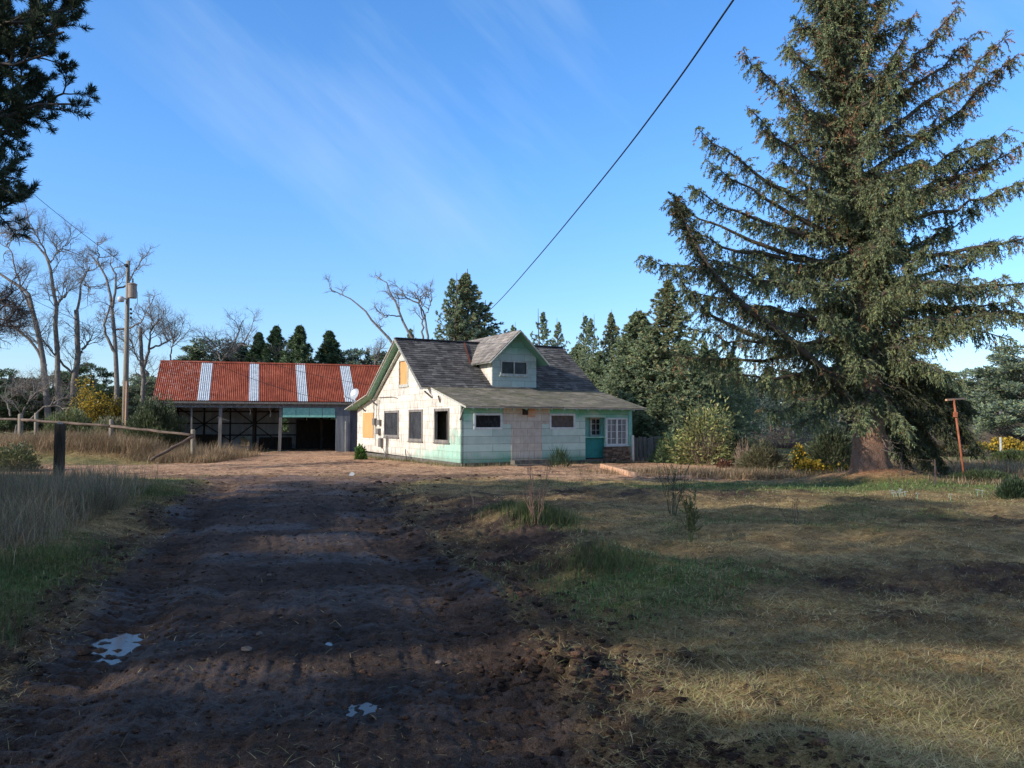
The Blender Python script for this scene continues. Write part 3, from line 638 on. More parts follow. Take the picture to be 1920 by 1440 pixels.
# front lower roof (flush with the wall on the left), sagging a little
lr = slab('lower_roof', RM, e0, e1, (-.03, VB + .05, ZB + .013), (oR, VB + .05, ZB + .013), .07, house)
shingles('roof_shingles', 'comp', (-.05, -.47, 2.252), (W + .42, -.47, 2.252), (-.05, VB, ZB + .005), (oR + .02, VB, ZB + .005), 24, .30, lr, 5, lift=.008)
ur = slab('upper_roof', ['shake', 'soffit', 'trim'], (oL, VB - .08, ZB - .03), (oR, VB - .08, ZB - .03), (oL, VR, ZR), (oR, VR, ZR), .09, house)
shingles('roof_shingles', 'shake', (oL - .02, VB - .1, ZB - .02), (oR + .02, VB - .1, ZB - .02), (oL - .02, VR, ZR + .005), (oR + .02, VR, ZR + .005), 22, .26, ur, 7, lift=.024, rag=.6)
rr = slab('upper_roof', ['shake', 'soffit', 'trim'], (oL, VB2, ZB2), (oR, VB2, ZB2), (oL, VR + .001, ZR), (oR, VR + .001, ZR), .09, house)
shingles('roof_shingles', 'shake', (oL - .02, VB2, ZB2), (oR, VB2, ZB2), (oL - .02, VR, ZR + .005), (oR, VR, ZR + .005), 18, .35, rr, 8)
r2 = slab('lower_roof', RM, (oL - .05, 12.85, 2.36), (oR, 12.85, 2.36), (oL, VB2 - .02, ZB2), (oR, VB2 - .02, ZB2), .07, house)
m_ = MB(); m_.beam((oL - .03, VR, ZR + .03), (oR + .03, VR, ZR + .03), .26, .04); m_.build('ridge_cap', 'shake', house)
# rake boards, brackets
m_ = MB()
m_.beam((oL - .012, VB - .15, ZB - .12), (oL - .012, VR, ZR - .03), .03, .13, up=(1, 0, 0)); m_.build('rake_board', 'trim', house)
m_ = MB(); m_.beam((oL - .012, VR, ZR - .03), (oL - .012, VB2, ZB2 - .03), .03, .11, up=(1, 0, 0)); m_.beam((oL - .03, VB2, ZB2 - .03), (oL - .06, 12.85, 2.33), .03, .10, up=(1, 0, 0)); m_.build('rake_board', 'trim', house)
m_ = MB(); m_.beam((-.10, VR + .2, ZR - .42), (-.10, VB2 + .1, ZB2 - .25), .05, .10, up=(1, 0, 0)); m_.build('gable_trim', 'trim', house)
for v_, zz in ((2.7, 2.92), (1.9, 2.72), (9.3, 2.75), (11.0, 2.5)):
    m_ = MB(); m_.beam((-.02, v_, zz - .28), (-.35 if v_ > 2.5 else -.1, v_, zz - .02), .05, .06); m_.build('bracket', 'greywood', house)
m_ = MB(); m_.beam((-.03, .05, 1.75), (-.06, -.35, 2.18), .04, .04); m_.build('corner_brace', 'greywood', house)
for i in range(14):
    m_ = MB(); u_ = .3 + i * .56; m_.beam((u_, .02, 2.27), (u_, -.42, 2.165), .05, .08); m_.build('rafter_tail', 'mint', house)
# --- dormer
dm = empty('dormer', (0, 0, 0)); dm.parent = house
dv = VB; d0, d1 = fu(922.8, dv), fu(1005.6, dv); dz0 = 3.06; dz1 = 4.47; dc = (d0 + d1) / 2; dzr = 5.50
ov = .36; sl_ = (dzr - dz1 + .0) / (d1 - dc)
eL, eR = d0 - ov, d1 + ov; ze = dz1 - ov * sl_ + .04; dzr2 = ze + (dc - eL) * sl_
dw = (fu(938, dv), fz(704, fu(964, dv), dv), fu(989.5, dv), fz(676, fu(964, dv), dv))
walled('dormer_wall', 'side_dormer', [(d0, dz0), (d1, dz0), (d1, dz1), (dc, dz1 + (d1 - dc) * sl_ - .03), (d0, dz1)], [ins(dw)], lambda a, b: (a, dv, b), (0, -1, 0), .08, dm, 'trim')
frame('window', 'trim', *dw, lambda a, b, o=0: (a, dv - o, b), .07, .03, dm, bars=(.5,), bw=.05, pane='pane', sill=.02)
m_ = MB(); m_.box((d0, dv + .08, dz0 - .1), (d0 + .08, 8.1, dz1)); m_.build('dormer_cheek', 'side_dormer_side', dm)
m_ = MB(); m_.box((d1 - .08, dv + .08, dz0 - .1), (d1, 8.1, dz1)); m_.build('dormer_cheek', 'side_dormer_side', dm)
walled('dormer_back_wall', 'side_dormer', [(d0 + .08, 3.3), (d1 - .08, 3.3), (d1 - .08, dz1), (dc, dzr2 - .1), (d0 + .08, dz1)], [], lambda a, b: (a, 8.1, b), (0, 1, 0), .08, dm)
vf, vk = dv - .5, 8.5
a_ = slab('dormer_roof', ['dshake', 'soffit', 'trim'], (eL, vk, ze), (eL, vf, ze), (dc, vk, dzr2), (dc, vf, dzr2), .06, dm)
shingles('roof_shingles', 'dshake', (eL - .02, vk, ze), (eL - .02, vf - .02, ze), (dc, vk, dzr2 + .005), (dc, vf - .02, dzr2 + .005), 9, .24, a_, 9, lift=.02)
a_ = slab('dormer_roof', ['dshake', 'soffit', 'trim'], (eR, vf, ze), (eR, vk, ze), (dc + .001, vf, dzr2), (dc + .001, vk, dzr2), .06, dm)
shingles('roof_shingles', 'dshake', (eR + .02, vf - .02, ze), (eR + .02, vk, ze), (dc, vf - .02, dzr2 + .005), (dc, vk, dzr2 + .005), 9, .24, a_, 10, lift=.02)
for s_g, ex in ((-1, eL), (1, eR)):
    m_ = MB(); m_.beam((dc, vf - .015, dzr2 - .05), (ex, vf - .015, ze - .05), .03, .12, up=(0, 1, 0)); m_.build('barge_board', 'trim', dm)
for i in range(6):
    m_ = MB(); m_.beam((d0 + .02, dv + .1 + i * .42, dz1 + .03), (eL + .05, dv + .1 + i * .42, ze - .04), .04, .06); m_.build('rafter_tail', 'trim', dm)
# rusty valley flashing where the dormer roof meets the main roof
tv = (ze - ZB) / (ZR - ZB) * (VR - VB) + VB
m_ = MB(); m_.beam((eL - .03, tv - .12, ze + .03), (eL + .35, VR - .2, ZR - .05), .07, .03); m_.build('flashing', 'flash', dm)
for sgn, ux in ((-1, d0), (1, d1)):
    m_ = MB(); m_.beam((ux + sgn * .02, VB, ZB + .05), (ux + sgn * .02, tv, ze - .05), .05, .04); m_.build('flashing', 'flash', dm)
# ================================================================== barn
BR = R(18.1); BO = Vector((-19.6, 43, 0)); cb, sb = math.cos(BR), math.sin(BR)
barn = empty('open_barn', BO, BR, label='long open fronted barn with rusty red corrugated roof and white roof strips', cat='barn')
def bu(px, v=.3): k = kx(px); return (k * (43 + cb * v) + 19.6 + sb * v) / (cb - sb * k)
def bz(py, u, v=.3): return CZ + (795 - py) / F * (43 + sb * u + cb * v)
BL = 15.5; BE, BRZ, BV = 2.90, 5.33, 3.5
def corr(name, mat, fn, w, pitch, amp, parent, rows=2, label=None, x0=0, n=6):
    """corrugated sheet: fn(x, t, off) -> point"""
    k = int(w / pitch * n) + 1; xs = np.linspace(0, w, k); m_ = MB(); vs = []
    for j in range(rows):
        for x in xs: vs.append(fn(x, j / (rows - 1), amp * math.sin(2 * math.pi * (x + x0) / pitch)))
    fs = [(j * k + i, j * k + i + 1, (j + 1) * k + i + 1, (j + 1) * k + i) for j in range(rows - 1) for i in range(k - 1)]
    m_.add(vs, fs); return m_.build(name, mat, parent, smooth=True, label=label)
sx = []
for (xt, xb_) in ((387.5, 381), (476, 475.5), (562.5, 567.75), (645, 656.75)): sx.append(bu(xb_, 0))
sw = [.62, .55, .55, .60]
ed = [0]
for a, b in zip(sx, sw): ed += [a - b / 2, a + b / 2]
ed.append(BL)
nrm = Vector((0, -(BRZ - BE), BV)).normalized()
for i in range(len(ed) - 1):
    a, b = ed[i], ed[i + 1]; pale = i % 2 == 1
    def fn(x, t, o, a=a, pale=pale):
        z = BE + (BRZ - BE) * t; return Vector((a + x, BV * t, z + .012 * math.sin((a + x) * 1.7) * t)) + nrm * (o + (.012 if pale else 0))
    corr('roof_panel', 'skylight' if pale else 'rust', fn, b - a, .105, .013, barn, rows=5, x0=a,
         label='pale grey white ribbed roof strip' if pale else 'rust red corrugated roof section')
corr('roof_panel', 'rust', lambda x, t, o: Vector((x, 2 * BV - BV * t, BE + (BRZ - BE) * t + o)), BL, .105, .013, barn, rows=2, label='rust red corrugated rear slope')
m_ = MB()
for s in (-1, 1): m_.add([(0, BV, BRZ + .03), (BL, BV, BRZ + .03), (BL, BV + s * .16, BRZ - .07), (0, BV + s * .16, BRZ - .07)], [(0, 1, 2, 3)])
m_.build('ridge_cap', 'rust', barn)
m_ = MB(); m_.beam((.02, .03, BE - .10), (BL, .03, BE - .10), .04, .11); m_.build('fascia', 'greywood', barn)
FV = .3
m_ = MB(); uu = bu(296); zt = BE + .1; zh = bz(764.5, 5)
corr('header_band', 'dimgalv', lambda x, t, o: Vector((uu + x, FV + o, zh + (BE - .12 - zh) * t)), BL - uu - .1, .09, .01, barn)
def post(px0, px1, nm='post', mat='greywood', top=None, tilt=0):
    a, b = bu(px0), bu(px1); m_ = MB(); m_.beam((a + (b - a) / 2, FV + .12, -.2), ((a + b) / 2 + tilt, FV + .12, top or zh + .1), b - a, .16, up=(0, 1, 0)); return m_.build(nm, mat, barn)
post(297.5, 300.5); post(358, 361); post(409.5, 416, tilt=.03); post(522.5, 528, tilt=.05)
# raised mint garage door in panels
a, b = bu(530), bu(629); z0, z1 = bz(782.5, (a + b) / 2), bz(765, (a + b) / 2); gd = empty('garage_door', (0, 0, 0)); gd.parent = barn
npn = 4
for i in range(npn):
    m_ = MB(); xa = a + (b - a) * i / npn; xb2 = a + (b - a) * (i + 1) / npn
    m_.box((xa + .012, FV - .02, z0 + .04), (xb2 - .012, FV + .05, z1)); m_.build('door_panel', 'mint', gd)
m_ = MB(); m_.box((a, FV - .035, z0 - .0), (b, FV + .06, z0 + .04)); m_.build('door_rail', 'mint', gd)
# corrugated wall to the right of the opening
a = bu(629.5); b_ = bu(657); corr('front_wall', 'dimgalv', lambda x, t, o: Vector((a + x, FV + o, -.1 + (zh + .1) * t)), b_ - a, .075, .01, barn)
corr('front_wall', 'dimgalv', lambda x, t, o: Vector((b_ + x, FV + .5 + o, -.1 + (zh + .1) * t)), BL - b_ - .1, .075, .01, barn)
m_ = MB(); m_.box((b_ - .03, FV + .03, -.1), (b_, FV + .5, zh)); m_.build('wall_return', 'darkwood', barn)
m_ = MB(); q = bu(648); m_.tube([(q, FV - .06, -.1), (q, FV - .06, bz(790, q))], .025, 6); m_.build('downpipe', 'trim', barn)
# ends and back
gab = [(.25, -.1), (2 * BV - .25, -.1), (2 * BV - .25, BE), (BV, BRZ - .1), (.25, BE)]
walled('end_wall', 'dimgalv', gab, [], lambda a, b: (.3, a, b), (-1, 0, 0), .04, barn)
walled('end_wall', 'dimgalv', gab, [], lambda a, b: (BL - .2, a, b), (1, 0, 0), .04, barn)
BW = 2 * BV - .3; zc = lambda x, y: (260 + x / 4, 640 + y / 4)
holes = []
for (x0, y0, x1, y1) in ((480, 497, 545, 675), (775, 497, 840, 675), (770, 715, 838, 782), (1080, 575, 1128, 680), (1340, 575, 1475, 675), (150, 500, 170, 560)):
    p0 = zc(x0, y1); p1 = zc(x1, y0); ua, ub = bu(p0[0], BW), bu(p1[0], BW); holes.append(rect(ua, bz(p0[1], ua, BW), ub, bz(p1[1], ua, BW)))
holes = [h for h in holes if h[0][0] > .6]
walled('back_wall', 'galv', rect(.34, -.1, BL - .25, BE + .05), holes, lambda a, b: (a, BW, b), (0, -1, 0), .04, barn)
for h in holes[:2]:
    m_ = MB(); m_.box((h[0][0], BW + .05, h[0][1]), (h[1][0], BW + .06, h[2][1])); m_.build('translucent_panel', 'skylight', barn)
m_ = MB()
for k in range(9):
    x = .7 + k * 1.55; m_.box((x, BW - .14, -.1), (x + .1, BW - .02, BE))
for zz in (.85, 1.6, 2.35): m_.box((.4, BW - .10, zz), (BL - .4, BW - .045, zz + .08))
for x0, x1 in ((.8, 3.8), (3.8, .8), (4.0, 6.6), (6.6, 4.0), (11, 13)): m_.beam((x0, BW - .2, .6), (x1, BW - .2, 2.6), .06, .09, up=(0, 1, 0))
for k in range(7): x = 1.2 + k * 2; m_.box((x, .3, BE - .2), (x + .08, BW, BE - .05)); m_.beam((x, BV - 1.6, BE - .1), (x, BV, BRZ - .15), .06, .08)
m_.box((.5, BV - .08, -.1), (.62, BV + .08, BE)); m_.box((5.2, BV - .08, -.1), (5.36, BV + .08, BE - .1)); m_.box((9.2, BV - .08, -.1), (9.36, BV + .08, BE - .1))
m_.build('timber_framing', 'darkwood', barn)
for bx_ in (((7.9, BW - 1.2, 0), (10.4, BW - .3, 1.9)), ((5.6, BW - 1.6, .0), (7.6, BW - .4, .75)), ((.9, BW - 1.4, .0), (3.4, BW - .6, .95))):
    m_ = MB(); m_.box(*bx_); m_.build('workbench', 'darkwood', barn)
for x, zz, l in ((6.1, zh, .5), (8.15, zh, .7), (5.0, zh, .4)):
    m_ = MB(); m_.tube([(x, FV + .5, zz), (x + .1, FV + .5, zz - l * .5), (x + .06, FV + .5, zz - l)], .02, 5); m_.build('hanging_strap', 'trim', barn)
# ================================================================== satellite dish, pole, wires
dish = empty('satellite_dish', P(662, 748, 38.6), R(18), label='small grey satellite dish with feed arm above the rear eave of the cottage', cat='satellite dish')
m_ = MB(); n = 20; rings = []
vs = [(0, .06, 0)]
for j in range(1, 6):
    r = j / 5
    for k in range(n): a = 2 * math.pi * k / n; vs.append((.27 * r * math.cos(a), .05 * (1 - r * r), .30 * r * math.sin(a)))
fs = [(0, 1 + k, 1 + (k + 1) % n) for k in range(n)]
for j in range(4):
    for k in range(n): fs.append((1 + j * n + k, 1 + (j + 1) * n + k, 1 + (j + 1) * n + (k + 1) % n, 1 + j * n + (k + 1) % n))
rt = Matrix.Rotation(R(-52), 3, 'Z') @ Matrix.Rotation(R(-20), 3, 'X')
m_.add([rt @ Vector(v) + Vector((.06, 0, .24)) for v in vs], fs); m_.build('reflector', 'galv', dish, smooth=True)
m_ = MB(); m_.tube([(0, .1, -.35), (0, .1, .1), (.05, .08, .2)], .022, 8); m_.tube([(.06, .0, -.08), (-.42, -.35, .10)], .014, 6); m_.build('mast', 'galv', dish)
m_ = MB(); m_.tube([(-.42, -.35, .05), (-.44, -.33, .16)], .045, 8); m_.build('feed_horn', 'white', dish)
PD = 40.0
def PP(px, py): return P(px, py, PD)
pb = PP(235, 800); pt = PP(240.5, 489); pole = empty('utility_pole', (pb.x, pb.y, Hs(pb.x, pb.y)), 0, label='tall weathered wooden utility pole carrying a transformer near the barn', cat='utility pole')
ol = Vector(pole.location)
def pl(px, py, dy=0): v = PP(px, py) - ol; v.y += dy; return v
m_ = MB(); bt = Vector((pl(234, 812).x, 0, -.2)); m_.tube([bt, bt.lerp(pl(240.5, 489), .5), pl(240.5, 489)], [.155, .125, .085], 14); m_.build('pole_shaft', 'postwood', pole, smooth=True)
tr = MB(); c0, c1 = pl(252.5, 560.5, -.25), pl(252.5, 536, -.25); tr.tube([c0, c0 + Vector((0, 0, .02)), c1], [.20, .215, .215], 18); to = tr.build('transformer', 'can', pole, smooth=False)
m_ = MB(); m_.tube([c1, c1 + Vector((0, 0, .05)), c1 + Vector((0, 0, .11))], [.235, .235, .12], 18); m_.build('lid', 'can', to)
m_ = MB(); b0 = c1 + Vector((.02, 0, .1))
m_.tube([b0 + Vector((0, 0, i * .045)) for i in range(7)], [.05, .028, .05, .028, .045, .02, .02], 10); m_.build('bushing', 'black', to)
m_ = MB(); m_.beam(pl(243, 552, -.1), pl(248, 552, -.2), .08, .05); m_.beam(pl(243, 541, -.1), pl(248, 541, -.2), .08, .05); m_.build('bracket', 'galv', to)
m_ = MB(); m_.tube([pl(240, 499, -.14), pl(240, 499, -.3)], [.1, .07], 10); m_.build('insulator', 'black', pole)
m_ = MB(); m_.tube([pl(241.5, 512, -.12), pl(244, 524, -.22), pl(247, 532, -.25)], .03, 8); m_.build('cutout_fuse', 'black', pole)
m_ = MB(); l0 = pl(233, 568, -.35); m_.tube([l0, l0 + Vector((0, 0, .12)), l0 + Vector((0, 0, .24)), l0 + Vector((0, 0, .30))], [.13, .17, .15, .05], 14); m_.tube([l0 + Vector((0, 0, .26)), pl(239, 562)], .03, 6)
m_.build('yard_lamp', 'white', pole, smooth=True)
for yy in (580, 588, 596):
    m_ = MB(); p = pl(246.5, yy, -.06); m_.tube([p - Vector((0, 0, .06)), p, p + Vector((0, 0, .06))], [.035, .065, .035], 8); m_.build('insulator', 'black', pole)
m_ = MB(); m_.tube([pl(256, 537, -.25), pl(262, 550, -.25), pl(262, 570, -.25), pl(255, 582, -.2), pl(249, 590, -.1)], .012, 5); m_.tube([pl(240, 500, -.14), pl(242, 540, -.16), pl(241, 800, -.2)], .012, 5); m_.build('drop_wire', 'black', pole)
m_ = MB(); m_.tube([pl(240, 715, -.13), pl(237.5, 806, -.14)], .05, 6); m_.build('guard_strip', 'plank', pole)
def wire(name, A_, B_, sag, r0, r1, label, n=28, grp=None, ext=0):
    m_ = MB(); pts = []
    for i in range(n + 1):
        t = i / n; p = A_.lerp(B_, t); p.z -= sag * 4 * t * (1 - t); pts.append(p)
    m_.tube(pts, [r0 + (r1 - r0) * i / n for i in range(n + 1)], 6); return tag(m_.build(name, 'black', smooth=True), label, 'cable', grp)
A_ = P(1375, 0, 8.6); B_ = P(862, 630, 36.0); A2 = A_ + (A_ - B_) * .35
mid = P(1130, 335, 0.5 * (8.6 + 36) * .62)
m_ = MB(); pts = []
ctrl = [(1560, -265, 6.2), (1375, 0, 8.6), (1255, 172, 10.6), (1130, 335, 14.0), (1000, 492, 20.5), (925, 575, 27.5), (862, 630, 36.0)]
cp = [P(*c) for c in ctrl]
for i in range(len(cp) - 1):
    p0 = cp[max(i - 1, 0)]; p1 = cp[i]; p2 = cp[i + 1]; p3 = cp[min(i + 2, len(cp) - 1)]
    for k in range(8):
        t = k / 8; pts.append(.5 * ((2 * p1) + (p2 - p0) * t + (2 * p0 - 5 * p1 + 4 * p2 - p3) * t * t + (3 * p1 - p0 - 3 * p2 + p3) * t ** 3))
pts.append(cp[-1]); m_.tube(pts, .0115, 8); tag(m_.build('service_cable', 'black', smooth=True), 'thick black overhead cable slanting down across the sky to the cottage roof', 'cable')
wire('power_line', PP(239, 499), P(-260, 60, 30), .5, .012, .012, 'thin power line from the pole top up to the left')
wire('power_line', PP(246, 582) , P(694, 722, 38), .5, .010, .010, 'upper thin service line sagging from the pole over the barn roof')
wire('power_line', PP(246, 596), P(676, 760, 40.3), .75, .010, .010, 'lower thin service line sagging from the pole over the barn roof')
wire('power_line', PP(240, 640), P(-300, 360, 34), .4, .010, .010, 'thin low line from the pole to the left behind the bare trees')
# ================================================================== fences
fence = empty('rail_fence', (-17.8, 35, 0), 0, label='old wooden post and rail fence with a fallen brace in dry grass', cat='fence')
fl = Vector(fence.location)
def fpost(px, ytop, ybot, d, wpx, mat='postwood'):
    a = P(px, ybot, d) - fl; b = P(px, ytop, d) - fl; a.z -= .25; r = wpx / 2 / F * d; m_ = MB()
    m_.tube([a, a.lerp(b, .5), b - Vector((0, 0, .05)), b], [r * 1.05, r, r * .95, r * .7], 10); return m_.build('post', mat, fence, smooth=True)
fpost(38.5, 776, 836, 36, 9); fpost(208.5, 786, 840, 35, 8); fpost(362, 805, 866, 33.4, 8.5); fpost(68, 774, 818, 40, 7); fpost(-60, 782, 842, 37.5, 9)
def frail(p, q, w=.12, h=.09, nm='rail'):
    m_ = MB(); p = P(*p) - fl; q = P(*q) - fl; k = 8; pts = [p.lerp(q, i / k) + Vector((0, 0, .012 * math.sin(i * 2.1))) for i in range(k + 1)]
    m_.tube(pts, [w / 2 * (1 + .1 * math.sin(i * 1.7)) for i in range(k + 1)], 7); m_.build(nm, 'rail', fence, smooth=True)
frail((40, 787, 35.9), (209, 799, 34.9)); frail((208, 799, 34.85), (362, 816, 33.3)); frail((-60, 783, 37.4), (40, 787, 35.95)); frail((363, 818, 33.2), (283, 862, 31.9), .13, nm='brace')
gp = P(110, 905, 19.8); gpost = empty('gate_post', (gp.x, gp.y, Hs(gp.x, gp.y)), R(8), label='single dark squared timber post standing in front of the rail fence', cat='post')
m_ = MB(); hh = P(110, 795, 19.8).z - gpost.location.z; r = .10
vs = []; lay = [(-.3, 1.0), (.3, 1.0), (.8, .97), (hh - .04, .96), (hh, .9)]
for z, s in lay: vs += [(-r * s, -r * s, z), (r * s, -r * s * .94, z), (r * s * .97, r * s, z), (-r * s, r * s, z)]
fs = [(0, 3, 2, 1), (16, 17, 18, 19)] + [(i * 4 + k, i * 4 + (k + 1) % 4, (i + 1) * 4 + (k + 1) % 4, (i + 1) * 4 + k) for i in range(4) for k in range(4)]
m_.add(vs, fs); m_.build('post_shaft', 'shadepost' if 'shadepost' in M else 'postwood', gpost)
m_ = MB(); m_.box((-.05, -.06, hh), (.04, .03, hh + .05)); m_.build('post_cap', 'galv', gpost)
# picket fence right of the house
p0 = P(1184, 880, 34.2); pf = empty('picket_fence', (p0.x, p0.y, 0), R(8), label='grey weathered board fence joining the right end of the cottage', cat='fence')
rng = random.Random(8); x = 0.02; i = 0
tops = [818, 821, 819, 819, 822, 819, 818, 819, 820, 821, 822]
while x < 1.75:
    wd = rng.uniform(.12, .16); zt = CZ + (795 - tops[min(i, 10)]) / F * 34.2; m_ = MB(); tl = rng.uniform(-.02, .02)
    m_.add([(x, 0, -.2), (x + wd, 0, -.2), (x + wd + tl, 0, zt), (x + tl, 0, zt + rng.uniform(-.02, .02)), (x, .025, -.2), (x + wd, .025, -.2), (x + wd + tl, .025, zt), (x + tl, .025, zt)],
           [(0, 1, 2, 3), (7, 6, 5, 4), (0, 4, 5, 1), (1, 5, 6, 2), (2, 6, 7, 3), (3, 7, 4, 0)]); m_.build('board', 'greywood', pf); x += wd + .03; i += 1
m_ = MB(); m_.box((0, .03, .3), (1.8, .07, .39)); m_.box((0, .03, .72), (1.8, .07, .80)); m_.build('rail', 'greywood', pf)
# plank on the dirt
a = G(1127, 879); b = G(1192, 897); m_ = MB(); m_.beam(a + Vector((0, 0, .10)), b + Vector((0, 0, .09)), .06, .16); tag(m_.build('lumber_plank', 'plank'), 'long pale orange plank lying on the dirt in front of the porch', 'plank')
# T post (clothes line)
q = P(1811, 905, 21.7); tp = empty('clothesline_post', (q.x, q.y, 0), 0, label='leaning rusty clothesline post with a pale crossbar on top', cat='post')
ql = Vector(tp.location); t0 = P(1811, 905, 21.7) - ql; t1 = P(1788, 748, 21.7) - ql; t0.z = -.2
m_ = MB(); m_.tube([t0, t0.lerp(t1, .5), t1], .028, 10); m_.build('pipe', 'rustpole', tp, smooth=True)
m_ = MB(); m_.beam(P(1774, 750, 21.6) - ql, P(1808, 747, 21.9) - ql, .06, .05); m_.build('crossbar', 'plank', tp)
m_ = MB(); m_.beam(t1 - Vector((-.03, 0, .5)), t1 + Vector((.04, 0, -.36)), .07, .11); m_.build('clamp', 'rustpole', tp)
q = P(1877, 850, 36); m_ = MB(); m_.tube([(q.x, q.y, -.2), (q.x, q.y, 1.0)], .055, 8); tag(m_.build('fence_post', 'trim'), 'short pale post standing in the field before the yellow gorse', 'post')
q = P(1690, 905, 23.5); wf = empty('wire_fence', (q.x, q.y, 0), 0, label='sagging wire fence with thin dark posts behind the big spruce', cat='fence'); ql = Vector(wf.location)
tops = []
for px, d, yt in ((1484, 29, 869), (1560, 26.5, 865), (1690, 21.3, 848), (1753, 19.5, 862), (1600, 25.5, 860)):
    g0 = P(px, 860, d); t_ = P(px, yt, d) - ql; m_ = MB(); m_.tube([Vector((g0.x, g0.y, -.2)) - ql, t_], .02, 6); m_.build('post', 'rustwire', wf); tops.append((px, t_))
tops.sort()
for f_ in (.95, .55, .2):
    m_ = MB()
    for (pa, ta), (pb_, tb) in zip(tops[:-1], tops[1:]):
        A1 = Vector((ta.x, ta.y, ta.z * f_)); B1 = Vector((tb.x, tb.y, tb.z * f_)); m_.tube([A1, A1.lerp(B1, .5) - Vector((0, 0, .05)), B1], .006, 4)
    m_.build('wire', 'rustwire', wf)
# distant farm roof on the right edge
q = P(1925, 800, 75); m_ = MB(); fb = empty('farm_shed', (q.x, q.y, 0), R(-10), label='far grey shed roof just showing at the right edge', cat='shed')
m_.box((-2.2, 0, -.5), (5, 5, 1.9)); m_.build('wall', 'darkwood', fb)
m_ = MB(); m_.add([(-2.6, -.4, 1.8), (5.3, -.4, 1.8), (5.3, 2.5, 3.3), (-2.6, 2.5, 3.3), (-2.6, 5.4, 1.8), (5.3, 5.4, 1.8)], [(0, 1, 2, 3), (3, 2, 5, 4)]); m_.build('roof', 'greywood', fb)
# ================================================================== vegetation helpers
NG = np.random.default_rng
UP = np.array([0, 0, 1.])
def A3(v): return np.array([v[0], v[1], v[2]], float)
def bez(p0, p1, sag, K, rng, wob=.0, up2=0):
    t = np.linspace(0, 1, K)[:, None]; p = p0 * (1 - t) + p1 * t
    p[:, 2:] -= sag * 4 * t * (1 - t) * (1 - up2 * t)
    if wob: p[1:-1] += rng.normal(0, wob, (K - 2, 3))
    return p
def kids(par, n, rng, t0, t1, L, spread, upb, K, curl=.25, fade=.5, follow=1.0, side=None):
    """n children for each parent polyline; returns arrays"""
    Np, Kp, _ = par.shape; pi = np.repeat(np.arange(Np), n); m = len(pi)
    t = rng.uniform(t0, t1, m); f = t * (Kp - 1); i = np.minimum(f.astype(int), Kp - 2); fr = (f - i)[:, None]
    base = par[pi, i] * (1 - fr) + par[pi, i + 1] * fr; tan = unit(par[pi, i + 1] - par[pi, i])
    perp = unit(np.cross(tan, unit(rng.normal(size=(m, 3)))))
    d = unit(tan * follow + perp * spread + UP * upb)
    ln = L * (1 - fade * t) * rng.uniform(.55, 1.25, m)
    pts = [base]; seg = ln / (K - 1)
    for k in range(K - 1):
        d = unit(d + rng.normal(0, curl, (m, 3)) + UP * upb * .25); pts.append(pts[-1] + d * seg[:, None])
    return np.stack(pts, 1), t
def along(par, per, rng, t0=0., t1=1.):
    Np, Kp, _ = par.shape; pi = np.repeat(np.arange(Np), per); t = rng.uniform(t0, t1, len(pi)); f = t * (Kp - 1); i = np.minimum(f.astype(int), Kp - 2); fr = (f - i)[:, None]
    return par[pi, i] * (1 - fr) + par[pi, i + 1] * fr, unit(par[pi, i + 1] - par[pi, i]), t, pi
